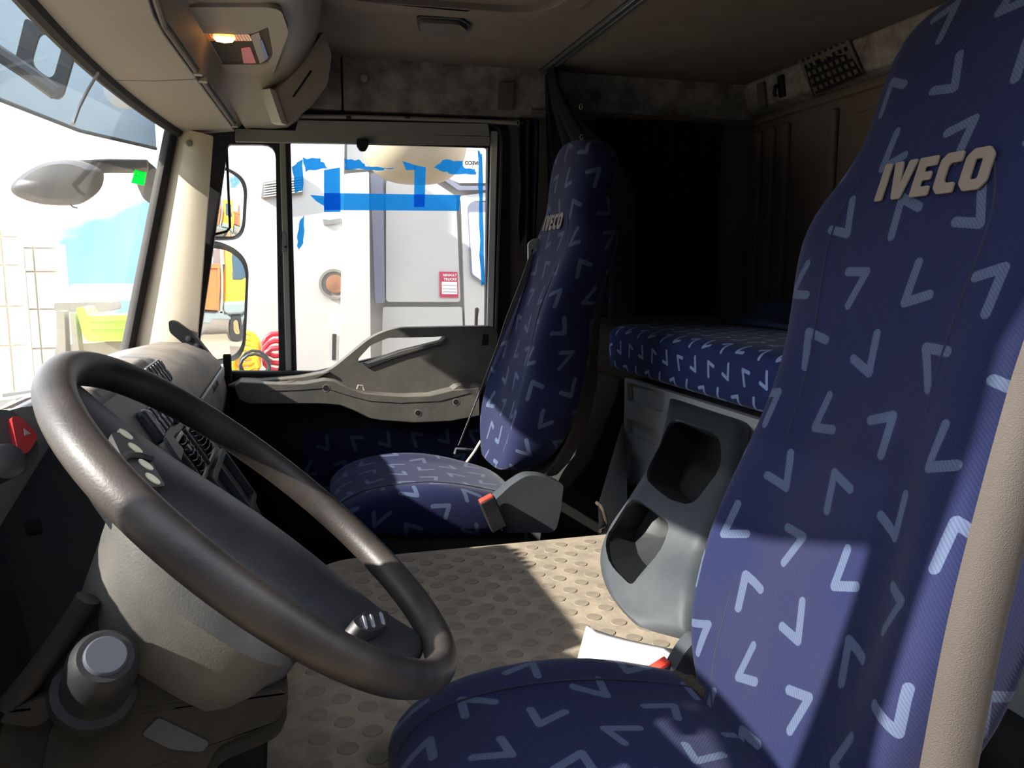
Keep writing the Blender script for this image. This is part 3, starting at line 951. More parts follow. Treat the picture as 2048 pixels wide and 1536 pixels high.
# passenger side: rounded, dusty top and front
rings = []
for k in range(25):
    Y = lerp(1.60, 2.585, k / 24)
    e = sstep(1.60, 1.72, Y) * 0.6 + 0.4
    d = 0.012 * math.sin(math.pi * k / 24)
    k2 = sstep(2.50, 2.585, Y) * 0.02
    rings.append([V(p) for p in [(-0.55, Y, 0.60), (-0.55, Y, 0.735), (-0.46, Y, 0.775 + d), (-0.36, Y, 0.797 + d - k2), (-0.29, Y, 0.792 + d - k2), (-0.235, Y, 0.768 + d - k2), (-0.205, Y, 0.738 + d - k2), (-0.198, Y, 0.722 - k2),
                                 (-0.212, Y, 0.715), (-0.212, Y, 0.690), (-0.198, Y, 0.685), (-0.188, Y, 0.64), (-0.20, Y, 0.57), (-0.27, Y, 0.52), (-0.45, Y, 0.50)]])
MB().rings(rings).build('passenger_top', 'dash_top', da)
# label strip of the passenger box
lb = MB().obox((-0.198, 2.22, 0.7025), (0.006, 0, 0), (0, 0.32, 0), (0, 0, 0.0145)).build('label_strip', 'label_grey', da, bevel=0.002)
text_mesh('lettering', 'Front-Box', 0.030, V((-0.1915, 2.14, 0.692)), (0, 1, 0), (0, 0, 1), 'ink_dark', lb, offset=0.0006, xscale=1.3)
MB().obox((-0.186, 2.59, 0.66), (0.012, 0, 0), (0, 0.01, 0), (0, 0, 0.09)).build('end_trim', 'black_plastic', da, bevel=0.004)
# black slotted grab bar at the pillar foot
gb = [P(u, v, y=2.50) for u, v in ((338, 640), (352, 642), (392, 672), (432, 722), (436, 742), (418, 735), (372, 690), (340, 664))]
gbm = MB().plate(roundpoly([(p.x, p.z) for p in gb], 0.01), [], XZ(2.485), (0, 0.04, 0)).build('grab_bar', 'black_plastic', da, bevel=0.006)
for t in (0.35, 0.55, 0.75, 0.9):
    q = P(lerp(348, 430, t), lerp(650, 728, t), y=2.482)
    MB().lathe(q, (0, 1, 0), [(0.002, 0), (0.0085, 0.001), (0.009, 0.008)], 10).build('bolt', 'dark_plastic', gbm)
# centre stack
S0 = V((-0.245, 0, 0.838)); SD = V((0.506, 0, -0.863)).normalized(); SN = V((0.863, 0, 0.506)).normalized()
def SK(Y, s, d=0.0): return V((0, Y, 0)) + S0 + SD * s + SN * d
prof = [(-0.245, 0.838), (-0.085, 0.566), (-0.06, 0.50), (-0.08, 0.36), (-0.50, 0.36), (-0.52, 0.74), (-0.40, 0.80), (-0.30, 0.845)]
MB().plate(prof, [], XZ(1.10), (0, 0.54, 0)).build('centre_stack', 'dark_plastic', da, bevel=0.012, seg=3)
MB().plate([(-0.30, 0.848), (-0.255, 0.846), (-0.24, 0.828), (-0.33, 0.828)], [], XZ(1.16), (0, 0.40, 0)).build('stack_cowl', 'dash_top', da, bevel=0.006)
def rocker(Y, s, w=0.0215, h=0.046):
    r = MB().obox(SK(Y, s, 0.004), (0, w / 2, 0), SD * h / 2, SN * 0.006).build('rocker_switch', 'switch_plastic', da, bevel=0.004, seg=2)
    for ds in (-0.011, 0.011):
        o = roundpoly([(-0.0055, -0.0085), (0.0055, -0.0085), (0.0055, 0.0085), (-0.0055, 0.0085)], 0.005, 4)
        i = roundpoly([(-0.0032, -0.0062), (0.0032, -0.0062), (0.0032, 0.0062), (-0.0032, 0.0062)], 0.003, 4)
        MB().plate(o, [i], lambda a, c: SK(Y + a, s + ds + c, 0.0095), SN * 0.0016).build('switch_ring', 'switch_mark', r)
for k in range(5): rocker(1.485 + k * 0.028 if k < 5 else 0, 0.026)
for k in range(4): rocker(1.285 + k * 0.030, 0.078)
for k in range(4): rocker(1.43 + k * 0.030, 0.086)
MB().obox(SK(1.265, 0.078, 0.0), (0, 0.014, 0), SD * 0.028, SN * 0.012).build('switch_cheek', 'dark_plastic', da, bevel=0.006)
# two louvred vents
for y0, y1, s0, s1 in ((1.305, 1.395, 0.118, 0.196), (1.425, 1.545, 0.122, 0.196)):
    fo_ = [(y0, s0), (y1, s0), (y1, s1), (y0, s1)]
    fi_ = [(y0 + 0.008, s0 + 0.008), (y1 - 0.008, s0 + 0.008), (y1 - 0.008, s1 - 0.006), (y0 + 0.008, s1 - 0.006)]
    vf = MB().plate(fo_, [fi_], lambda a, c: SK(a, c, -0.002), SN * 0.012).build('air_vent', 'switch_plastic', da, bevel=0.002)
    MB().plate(fi_, [], lambda a, c: SK(a, c, -0.0015), SN * 0.002).build('vent_backing', 'screw_dark', vf)
    for k in range(6):
        s = lerp(s0 + 0.014, s1 - 0.012, k / 5)
        pts = [SK(lerp(y0 + 0.009, y1 - 0.009, t), s + 0.006 * math.sin(math.pi * t), 0.006) for t in (0, .25, .5, .75, 1)]
        MB().rings([[p - SN * 0.005 - SD * 0.002, p + SN * 0.007 - SD * 0.004, p + SN * 0.007 - SD * 0.0028, p - SN * 0.005 + SD * 0.001] for p in pts]).build('louvre', 'switch_plastic', vf)
    MB().obox(SK((y0 + y1) / 2 - 0.012, (s0 + s1) / 2 - 0.014, 0.012), (0, 0.007, 0), SD * 0.006, SN * 0.004).build('vent_tab', 'switch_plastic', vf, bevel=0.001)
# open storage slot under the vents
so = [(1.36, 0.206), (1.60, 0.206), (1.60, 0.322), (1.36, 0.322)]
si = [(1.372, 0.218), (1.47, 0.218), (1.47, 0.312), (1.372, 0.312)]
si2 = [(1.482, 0.218), (1.588, 0.218), (1.588, 0.312), (1.482, 0.312)]
sf = MB().plate(roundpoly(so, 0.008), [si, si2], lambda a, c: SK(a, c, -0.002), SN * 0.014).build('slot_frame', 'grey_plastic', da, bevel=0.002)
MB().plate(si, [], lambda a, c: SK(a, c, -0.0015), SN * 0.002).build('slot_recess', 'screw_dark', sf)
MB().plate(si2, [], lambda a, c: SK(a, c, -0.0015), SN * 0.002).build('slot_recess', 'screw_dark', sf)
# keys/lever bits beside the wheel
MB().plate(roundpoly([(1.235, 0.10), (1.275, 0.10), (1.285, 0.135), (1.225, 0.14)], 0.008), [], lambda a, c: SK(a, c, 0.012), SN * 0.006).build('stalk_tip', 'dark_plastic', da, bevel=0.002)
# driver side: instrument hood, knee panel
hood = []
for k in range(15):
    Y = lerp(0.62, 1.14, k / 14)
    e = math.sin(math.pi * k / 14) ** 0.4 if 0 < k < 14 else 0.0
    hood.append([V(p) for p in [(-0.52, Y, 0.60), (-0.52, Y, 0.72 + 0.03 * e), (-0.42, Y, 0.75 + 0.06 * e), (-0.33, Y, 0.77 + 0.085 * e), (-0.28, Y, 0.77 + 0.09 * e), (-0.285, Y, 0.76 + 0.07 * e), (-0.36, Y, 0.68), (-0.36, Y, 0.58)]])
MB().rings(hood).build('instrument_hood', 'trim_light', da)
MB().plate([(-0.36, 0.70), (-0.33, 0.50), (-0.30, 0.10), (-0.52, 0.10), (-0.52, 0.70)], [], XZ(0.50), (0, 0.60, 0)).build('knee_panel', 'dark_plastic', da, bevel=0.02, seg=3)
for u, v in ((75, 1050), (140, 1155)):
    q = P(u, v, x=-0.318)
    MB().lathe(q, (1, 0, 0.12), [(0.013, -0.01), (0.013, 0.006), (0.009, 0.007), (0.008, 0.003), (0.001, 0.003)], 16).build('bolt', 'black_plastic', da)
q = P(60, 1040, x=-0.318)
MB().rings([[p + V((0, dy, dz)) for dy, dz in ((-0.02, -0.012), (0.02, -0.012), (0.02, 0.012), (-0.02, 0.012))] for p in (P(100, 1000, x=-0.33), P(190, 1100, x=-0.29))]).build('swage', 'dark_plastic', da, bevel=0.008)
# hazard switch pod
PC = P(8, 895, y=0.80); PN = V((0.62, -0.70, 0.35)).normalized()
pa = V((0.75, 0.66, 0)).normalized(); pa = (pa - PN * pa.dot(PN)).normalized(); pb = PN.cross(pa).normalized()
if pb.z < 0: pb = -pb
def pod_pts(pts):
    r = []
    for u, v in pts:
        h_ = hit(u, v, PC, PN) - PC
        r.append((h_.dot(pa), h_.dot(pb)))
    return r
po = roundpoly(pod_pts([(-60, 830), (0, 818), (30, 822), (60, 855), (80, 890), (70, 930), (45, 950), (0, 958), (-60, 960)]), 0.02, 4)
hz = MB().plate(po, [], lambda a, c: PC + pa * a + pb * c, PN * -0.06).build('hazard_pod', 'dark_plastic', da, bevel=0.006, seg=3)
bp_ = roundpoly(pod_pts([(14, 838), (30, 836), (66, 872), (64, 885), (48, 910), (34, 913), (26, 902)]), 0.007, 4)
rbm = MB().plate(bp_, [], lambda a, c: PC + pa * a + pb * c + PN * 0.009, PN * -0.012).build('hazard_button', 'red_button', hz, bevel=0.003, seg=3)
tri = pod_pts([(38, 862), (52, 872), (40, 876)])
cx_, cy_ = sum(p[0] for p in tri) / 3, sum(p[1] for p in tri) / 3
for sc_, th_ in ((1.0, 0.72), (0.55, 0.25)):
    t1 = [(cx_ + (a - cx_) * sc_, cy_ + (c - cy_) * sc_) for a, c in tri]
    t2 = [(cx_ + (a - cx_) * sc_ * th_, cy_ + (c - cy_) * sc_ * th_) for a, c in tri]
    MB().plate(t1, [t2], lambda a, c: PC + pa * a + pb * c + PN * 0.0096, PN * -0.0008).build('warning_triangle', 'reflect_mark_white', rbm)
q = hit(2, 928, PC, PN)
MB().lathe(q, PN, [(0.016, -0.004), (0.016, 0.012), (0.013, 0.014), (0.001, 0.014)], 18).build('knob', 'switch_plastic', hz)

# ================================================================ steering wheel
WT = math.radians(41.8)
WC = V((-0.028, 0.785, 0.765)); WN = V((math.sin(WT), 0, math.cos(WT))); W2 = V((-math.cos(WT), 0, math.sin(WT))); W1 = V((0, 1, 0))
def WP(a, c, d=0.0): return WC + W1 * a + W2 * c + WN * d
sw = empty('steering_wheel', WP(0, 0, -0.1))
tag(sw, 'large worn black steering wheel with dished hub and button pads', 'steering wheel')
RR = 0.222
m = MB()
n1, n2 = 96, 18
vs, fs = [], []
for i in range(n1):
    a = 2 * math.pi * i / n1
    for j in range(n2):
        q = 2 * math.pi * j / n2
        r = RR + 0.0155 * math.cos(q); d = 0.0175 * math.sin(q)
        vs.append(WP(math.cos(a) * r, math.sin(a) * r, d))
for i in range(n1):
    for j in range(n2):
        fs.append((i * n2 + j, ((i + 1) % n1) * n2 + j, ((i + 1) % n1) * n2 + (j + 1) % n2, i * n2 + (j + 1) % n2))
rim = mobj('rim', vs, fs, 'rim_leather', sw)
# hub bar: the wheel stands a quarter turn round, so its two broad spokes run front to back
HB = [(0.216, 0.030, -0.004, 0.014), (0.200, 0.048, -0.006, 0.018), (0.172, 0.070, -0.009, 0.026), (0.13, 0.084, -0.011, 0.038), (0.07, 0.096, -0.008, 0.058), (0.0, 0.100, -0.004, 0.064), (-0.07, 0.096, -0.006, 0.058), (-0.12, 0.084, -0.010, 0.046), (-0.165, 0.066, -0.012, 0.034), (-0.195, 0.046, -0.010, 0.024), (-0.215, 0.026, -0.006, 0.018)]
rr = []
for e2, w, d, th in HB:
    ring = []
    for k in range(28):
        q = 2 * math.pi * k / 28
        y_ = w * spow(math.cos(q), 0.8)
        z_ = spow(math.sin(q), 0.9)
        top = d - 0.030 * (y_ / 0.1) ** 2
        ring.append(WP(y_, e2, top - th * 0.5 * (1 - z_)))
    rr.append(ring)
hub = MB().rings(rr).build('hub_pad', 'hub_plastic', sw, subd=1)
MB().tube([WP(0.10 * math.cos(q), 0.0 + 0.085 * math.sin(q), -0.004 - 0.032 * math.cos(q) ** 2 - 0.004) for q in [math.radians(x) for x in range(150, 215, 8)]], 0.0015, 6).build('pad_seam', 'screw_dark', hub)
# button strips on the near side
def strip(pts, name, d, buttons, mark=None):
    """pts: corners in pixels on a plane d above the wheel plane"""
    p0 = WP(0, 0, d)
    q = [hit(u, v, p0, WN) - p0 for u, v in pts]
    o = [(k.dot(W1), k.dot(W2)) for k in q]
    m = MB().plate(roundpoly(o, 0.005), [], lambda a, c: WP(a, c, d), WN * -0.012).build(name, 'button_pad', sw, bevel=0.003)
    for u, v in buttons:
        h_ = hit(u, v, p0, WN)
        if mark is None:
            MB().lathe(h_ - WN * 0.002, WN, [(0.0075, 0), (0.0072, 0.003), (0.001, 0.0034)], 16).build('button', 'button_pale', m)
        else:
            MB().obox(h_ + WN * 0.001, W1 * 0.012, W2 * 0.0016, WN * 0.001).build('button_rib', 'switch_mark', m)
    return m
bp1 = strip([(222, 866), (268, 862), (332, 972), (300, 974), (246, 918)], 'button_strip', -0.010, [(251, 869), (270, 897), (291, 930), (305, 958)])
p0 = WP(0, 0, -0.008)
MB().tube([hit(u, v, p0, WN) for u, v in ((241, 922), (256, 910), (280, 911), (302, 918))], 0.003, 8).build('divider', 'hub_plastic', bp1)
strip([(705, 1240), (732, 1222), (776, 1222), (778, 1250), (742, 1264), (720, 1258)], 'button_strip', -0.006, [(728, 1246), (743, 1243), (763, 1238)], 'rib')
q = [hit(u, v, WP(0, 0, -0.03), WN) for u, v in ((606, 1218), (635, 1210), (665, 1214), (690, 1226), (712, 1250))]
MB().tube(catmull(q, 4), 0.0025, 8).build('hub_seam', 'hub_plastic', sw)

# ================================================================ steering column
sc_ = empty('steering_column', (-0.2, 0.785, 0.36))
tag(sc_, 'grey steering column shroud and base with round adjuster knob below the wheel', 'steering column')
def shr(i, n, e1, e2, c2, d, c1=0.0):
    a = 2 * math.pi * i / n
    return WP(c1 + e1 * spow(math.cos(a), 0.75), c2 + e2 * spow(math.sin(a), 0.75), d)
st = [(0.092, 0.108, 0.030, -0.036), (0.118, 0.114, 0.022, -0.048), (0.127, 0.110, 0.004, -0.072), (0.112, 0.104, -0.005, -0.112), (0.098, 0.098, -0.010, -0.142), (0.080, 0.088, -0.012, -0.154)]
MB().rings([[shr(i, 36, e1, e2, c2, d) for i in range(36)] for e1, e2, c2, d in st]).build('shroud', 'column_plastic', sc_)
MB().rings([[shr(i, 24, e1, e2, c2, d) for i in range(24)] for e1, e2, c2, d in ((0.05, 0.055, -0.01, -0.14), (0.055, 0.06, -0.005, -0.25), (0.07, 0.08, 0.02, -0.40))]).build('lower_tube', 'black_plastic', sc_)
# base cover under the shroud
bo = pxz([(176, 1192), (205, 1205), (240, 1262), (330, 1330), (470, 1398), (560, 1385), (577, 1400), (560, 1450), (440, 1500), (400, 1580), (60, 1650), (0, 1560), (20, 1420)], 0.72)
cb = MB().plate(roundpoly(bo, 0.012), [], XZ(0.70), (0, 0.20, 0)).build('base_cover', 'base_brown', sc_, bevel=0.012, seg=3)
bo = pxz([(300, 1312), (470, 1388), (560, 1378), (580, 1398), (556, 1446), (436, 1494), (400, 1570), (60, 1640), (100, 1450), (240, 1400)], 0.69)
MB().plate(roundpoly(bo, 0.01), [], XZ(0.692), (0, 0.03, 0)).build('lower_cover', 'base_brown', sc_, bevel=0.006)
rd = [P(u, v, y=0.695) for u, v in ((176, 1196), (150, 1240), (85, 1330), (18, 1415))]
MB().tube(catmull(rd, 4), [0.010] * 13, 10).build('ridge', 'base_brown', sc_)
rd = [P(u, v, y=0.69) for u, v in ((15, 1420), (60, 1400), (100, 1385), (112, 1420), (80, 1450), (0, 1440))]
MB().plate(roundpoly([(p.x, p.z) for p in rd], 0.01), [], XZ(0.685), (0, 0.03, 0)).build('ridge_foot', 'base_brown', sc_, bevel=0.005)
# adjuster knob
KN = V((0.30, -0.62, 0.72)).normalized()
kc = P(212, 1312, y=0.645)
MB().lathe(kc - KN * 0.075, KN, [(0.034, 0.0), (0.033, 0.012), (0.027, 0.016), (0.024, 0.040), (0.026, 0.046)], 24).build('knob_collar', 'black_plastic', sc_)
kb = MB().lathe(kc - KN * 0.040, KN, [(0.020, -0.004), (0.0262, 0.0), (0.027, 0.022), (0.025, 0.033), (0.0205, 0.039), (0.001, 0.039)], 28).build('knob', 'black_plastic', sc_)
MB().lathe(kc - KN * 0.003, KN, [(0.0165, 0.0), (0.0160, 0.004), (0.0145, 0.0055), (0.001, 0.0055)], 24).build('knob_cap', 'cap_grey', kb)
# glossy slot in the lower cover
o = pxz([(282, 1470), (315, 1436), (420, 1486), (405, 1506), (340, 1500)], 0.69)
MB().plate(roundpoly(o, 0.004), [], XZ(0.6905), (0, 0.004, 0)).build('slot', 'hub_plastic', sc_, bevel=0.001)
# ================================================================ seats
BACK = [  # z, half width, bolster, thickness
    (0.425, 0.10, 0.000, 0.045), (0.440, 0.150, 0.004, 0.075), (0.465, 0.182, 0.012, 0.095), (0.505, 0.203, 0.028, 0.11), (0.56, 0.214, 0.042, 0.12), (0.64, 0.218, 0.048, 0.125), (0.72, 0.208, 0.042, 0.125),
    (0.80, 0.188, 0.030, 0.12), (0.88, 0.176, 0.020, 0.115), (0.96, 0.190, 0.016, 0.11), (1.02, 0.205, 0.014, 0.105), (1.06, 0.205, 0.010, 0.10), (1.095, 0.188, 0.006, 0.095), (1.125, 0.160, 0.003, 0.09), (1.165, 0.144, 0.0, 0.085),
    (1.21, 0.147, 0.0, 0.085), (1.255, 0.155, 0.0, 0.085), (1.290, 0.150, 0.0, 0.078), (1.313, 0.128, 0.0, 0.062), (1.326, 0.085, 0.0, 0.04), (1.330, 0.03, 0.0, 0.015)]
BK = (0.78 - 0.50) / (1.33 - 0.42)

def backrest(cy, dx, parent, lean=0.0, dz=0.0, fat=0.0, bump=0.0):
    rings, uv = [], []
    n = 44
    vlen = 0.0
    prev = None
    for z, w, bol, th in BACK:
        th = th + fat * min(1.0, th / 0.08)
        xp = 0.50 + (z - 0.42) * (BK + lean) + dx + 0.018 * math.sin((z - 0.42) / 0.91 * math.pi * 2.0) + bump * math.exp(-((z - 1.06) / 0.16) ** 2)
        ring = []
        for j in range(n):
            a = 2 * math.pi * j / n - math.pi / 2
            y = w * spow(math.cos(a), 0.62)
            f = math.sin(a)
            xo = -th / 2 * spow(f, 0.62)
            if f > 0:
                xo -= bol * sstep(0.42, 0.86, abs(y) / w) * sstep(0.0, 0.5, f)
            ring.append(V((xp + th / 2 + xo, cy + y, z + dz)))
        rings.append(ring)
        if prev: vlen += (V((xp, 0, z)) - prev).length
        prev = V((xp, 0, z))
        acc = 0.0
        for j in range(n):
            # arc length measured from the front middle, so the print runs straight up the face
            a = 2 * math.pi * j / n - math.pi / 2
            uv.append([0.0, vlen + cy])
        # arc lengths
        cum = [0.0]
        for j in range(1, n): cum.append(cum[-1] + (ring[j] - ring[j - 1]).length)
        mid = cum[n // 2]
        for j in range(n): uv[-n + j][0] = cum[j] - mid + cy * 3.1
    m = MB().rings(rings)
    return m.build('backrest', 'fabric_seat', parent, uv=uv, subd=1), rings

CUSH = [  # x, half width, top z, thickness, bolster
    (0.095, 0.150, 0.392, 0.030, 0.0), (0.105, 0.195, 0.410, 0.075, 0.002), (0.130, 0.220, 0.430, 0.105, 0.006), (0.175, 0.232, 0.446, 0.125, 0.012), (0.25, 0.238, 0.452, 0.135, 0.020), (0.34, 0.238, 0.448, 0.14, 0.026),
    (0.43, 0.236, 0.436, 0.135, 0.022), (0.51, 0.230, 0.420, 0.13, 0.012), (0.575, 0.215, 0.405, 0.11, 0.004), (0.615, 0.180, 0.385, 0.07, 0.0)]
def cushion(cy, dx, parent, dz=0.0):
    rings, uv = [], []
    n = 44
    for x, w, zt, th, bol in CUSH:
        ring = []
        for j in range(n):
            a = 2 * math.pi * j / n - math.pi / 2
            y = w * spow(math.cos(a), 0.55)
            f = math.sin(a)
            zo = th / 2 * spow(f, 0.6)
            if f > 0: zo += bol * sstep(0.45, 0.85, abs(y) / w) * sstep(0, 0.5, f)
            ring.append(V((x + dx, cy + y, zt - th / 2 + zo + dz)))
        rings.append(ring)
        cum = [0.0]
        for j in range(1, n): cum.append(cum[-1] + (ring[j] - ring[j - 1]).length)
        mid = cum[n // 2]
        for j in range(n): uv.append([cum[j] - mid + cy * 2.3, x * 1.05 + 0.37 + cy])
    m = MB().rings([list(r) for r in rings])
    return m.build('cushion', 'fabric_seat', parent, uv=uv, subd=1), rings

LET = {  # heavy letters in a unit cell (width, strokes as outline with hole)
    'I': (0.30, [(0, 0), (0.28, 0), (0.30, 1), (0.02, 1)], []),
    'V': (0.80, [(0.24, 0), (0.56, 0), (0.82, 1), (0.52, 1), (0.42, 0.42), (0.32, 1), (0.0, 1)], []),
    'E': (0.66, [(0, 0), (0.62, 0), (0.62, 0.25), (0.28, 0.25), (0.28, 0.40), (0.56, 0.40), (0.56, 0.62), (0.28, 0.62), (0.28, 0.75), (0.64, 0.75), (0.64, 1), (0, 1)], []),
    'C': (0.70, [(0.16, 0), (0.66, 0), (0.66, 0.26), (0.36, 0.26), (0.29, 0.34), (0.29, 0.66), (0.36, 0.74), (0.68, 0.74), (0.68, 1), (0.16, 1), (0, 0.84), (0, 0.16)], []),
    'O': (0.82, [(0.18, 0), (0.64, 0), (0.82, 0.18), (0.82, 0.82), (0.64, 1), (0.18, 1), (0, 0.82), (0, 0.18)], [[(0.30, 0.26), (0.30, 0.74), (0.52, 0.74), (0.52, 0.26)]]),
}
def logo(cy, dx, parent, lean=0.0, dz=0.0, dy=0.0, bump=0.0):
    z0 = 1.083
    up = V((BK + lean, 0, 1)).normalized()
    nrm = V((-1, 0, BK)).normalized()
    x0 = 0.50 + (z0 - 0.42) * (BK + lean) + dx + 0.018 * math.sin((z0 - 0.42) / 0.91 * math.pi * 2.0)
    base = V((x0 - 0.001 + bump, cy + dy, z0 + dz))
    H, W = 0.046, 0.158
    tot = sum(LET[c][0] for c in 'IVECO') + 0.09 * 4
    k = W / tot
    a = -W / 2
    for ch in 'IVECO':
        w, o, hs = LET[ch]
        fn = lambda p, q, a=a: base + V((0, -1, 0)) * (a + p * k) + up * (q * H) + nrm * 0.001
        MB().plate(roundpoly(o, 0.05, 2), [roundpoly(h, 0.05, 2) for h in hs], fn, nrm * 0.0025).build('letter', 'letter_beige', parent, bevel=0.0012)
        a += (w + 0.09) * k

def seam(rings, parent, frac, i0, i1, sign, name='seam'):
    n = len(rings[0])
    pts = []
    for r in rings[i0:i1]:
        c = sum((p.y for p in r), 0.0) / n
        w = max(abs(p.y - c) for p in r)
        half = r[n // 4: 3 * n // 4 + 1] if name == 'seam' else r
        front = [p for p in r[1:n] ]
        # front half of the loop: points 1..n/2 around the face
        best = min((p for j, p in enumerate(r) if n * 0.25 <= j <= n * 0.75), key=lambda p: abs((p.y - c) - sign * frac * w))
        pts.append(best)
    return MB().tube(catmull(pts, 4), 0.0014, 6).build('seam', 'seam_navy', parent)

# ---- driver seat
ds = empty('driver_seat', (0.40, 0.768, 0.0))
tag(ds, 'large navy fabric driver seat with pale corner marks, nearest the camera', 'seat')
db, drg = backrest(0.768, 0.0, ds)
dc, dcr = cushion(0.768, 0.0, ds, 0.02)
lg = empty('logo', (0.7, 0.768, 1.08)); lg.parent = ds; lg.location = V((0.7, 0.768, 1.08)) - WL[ds.name]
logo(0.768, 0.0, lg, dy=-0.025)
seam(drg, db, 0.62, 1, 14, 1); seam(drg, db, 0.62, 1, 14, -1)
seam(dcr, dc, 0.66, 1, 9, 1)
MB().rings([[V((x + a, 0.768 + b_, z)) for a, b_ in ((-0.2, -0.17), (0.2, -0.17), (0.2, 0.17), (-0.2, 0.17))] for x, z in ((0.38, 0.0), (0.36, 0.12), (0.36, 0.33))]).build('pedestal', 'seat_shell', ds, bevel=0.01)
# hinge cover and buckle on the tunnel side
hc = pxz([(1340, 1340), (1368, 1292), (1392, 1268), (1425, 1290), (1440, 1350), (1400, 1375), (1350, 1372)], 1.015)
MB().plate(roundpoly(hc, 0.012), [], XZ(1.005), (0, 0.03, 0)).build('hinge_cover', 'grey_plastic', ds, bevel=0.006)
ba_, bc_ = P(1318, 1335, y=1.03), P(1348, 1400, y=1.03)
dv = (bc_ - ba_).normalized(); sd_ = V((-dv.z, 0, dv.x))
bk = MB().obox(ba_ + dv * 0.018, dv * 0.020, V((0, 0.011, 0)), sd_ * 0.019).build('buckle', 'black_plastic', ds, bevel=0.003)
MB().obox(ba_ - dv * 0.003, dv * 0.003, V((0, 0.0095, 0)), sd_ * 0.017).build('release_button', 'buckle_red', bk, bevel=0.001)
fo_p = [V((0.500, 0.975, 0.425)), V((0.515, 0.92, 0.440)), V((0.525, 0.85, 0.447)), V((0.53, 0.77, 0.452)), V((0.53, 0.69, 0.452)), V((0.525, 0.62, 0.45))]
MB().tube(catmull(fo_p, 6), [0.010 + 0.003 * math.sin(k * 2.3) for k in range(31)], 8).build('torn_foam', 'foam', ds)
# seat belt down the near edge of the backrest
bpts = [V((0.690, 0.560, 1.075)), V((0.665, 0.530, 1.03))] + [P(u, v, y=0.495) for u, v in ((2130, 660), (2085, 800), (2003, 1100), (1955, 1300), (1905, 1560), (1870, 1750))]
rr = []
for p in catmull(bpts, 5):
    # webbing curled round the seat edge
    arc = []
    for k in range(9):
        q = math.radians(-62 + 124 * k / 8)
        arc.append((math.sin(q) * 0.027, math.cos(q) * 0.027 - 0.022))
    ax_, ay_ = V((0.93, -0.36, 0)), V((-0.36, -0.93, 0))
    rr.append([p + ax_ * a_ + ay_ * b_ for a_, b_ in arc] + [p + ax_ * a_ * 0.93 + ay_ * (b_ - 0.002) for a_, b_ in reversed(arc)])
MB().rings(rr).build('seat_belt', 'belt_brown', ds)
MB().obox((0.700, 0.556, 1.07), (0.030, 0, 0.008), (0, 0.012, 0), (-0.008, 0, 0.035)).build('belt_guide', 'trim_light', ds, bevel=0.006)

# ---- passenger seat
PYC, PDX = 2.165, 0.03
ps = empty('passenger_seat', (0.43, PYC, 0.0))
tag(ps, 'navy fabric passenger seat with pale corner marks beside the far door', 'seat')
pb_, prg = backrest(PYC, PDX, ps, -0.045, 0.03, 0.045, 0.045)
pc_, pcr = cushion(PYC, 0.0, ps)
lg = empty('logo', (0.73, PYC, 1.08)); lg.parent = ps; lg.location = V((0.73, PYC, 1.08)) - WL[ps.name]
logo(PYC, PDX, lg, -0.045, 0.035, 0.01, 0.043)
seam(prg, pb_, 0.62, 1, 14, 1); seam(prg, pb_, 0.62, 1, 14, -1)
seam(pcr, pc_, 0.72, 1, 9, -1)
MB().rings([[V((x + a, PYC + b_, z)) for a, b_ in ((-0.22, -0.19), (0.22, -0.19), (0.22, 0.19), (-0.22, 0.19))] for x, z in ((0.38, 0.0), (0.38, 0.2), (0.38, 0.33))]).build('pedestal', 'seat_shell', ps, bevel=0.01)
# dark plastic rear shell
rr = []
for z, w, bol, th in BACK[2:15]:
    xp = 0.50 + (z - 0.42) * BK + PDX + 0.018 * math.sin((z - 0.42) / 0.91 * math.pi * 2.0)
    th += 0.02; xp += -0.045 * (z - 0.42)
    rr.append([V((xp + th - 0.02, PYC - w * 0.90, z - 0.02)), V((xp + th + 0.035, PYC - w * 0.8, z - 0.02)), V((xp + th + 0.035, PYC + w * 0.8, z - 0.02)), V((xp + th - 0.02, PYC + w * 0.9, z - 0.02))])
MB().rings(rr).build('rear_shell', 'seat_shell', ps, bevel=0.008)
hc = pxz([(980, 1003), (1018, 968), (1050, 947), (1085, 949), (1124, 966), (1118, 1020), (1108, 1062), (1000, 1062)], 1.905)
MB().plate(roundpoly(hc, [0.01, 0.01, 0.02, 0.02, 0.01, 0.01, 0.02, 0.02]), [], XZ(1.89), (0, 0.045, 0)).build('hinge_cover', 'grey_plastic', ps, bevel=0.007, seg=3)
ba_, bc_ = P(973, 1000, y=1.87), P(1004, 1068, y=1.87)
dv = (bc_ - ba_).normalized(); sd_ = V((-dv.z, 0, dv.x))
bk = MB().obox(ba_ + dv * 0.040, dv * 0.044, V((0, 0.013, 0)), sd_ * 0.021).build('buckle', 'black_plastic', ps, bevel=0.004)
MB().obox(ba_ - dv * 0.002, dv * 0.006, V((0, 0.011, 0)), sd_ * 0.018).build('release_button', 'buckle_red', bk, bevel=0.002)
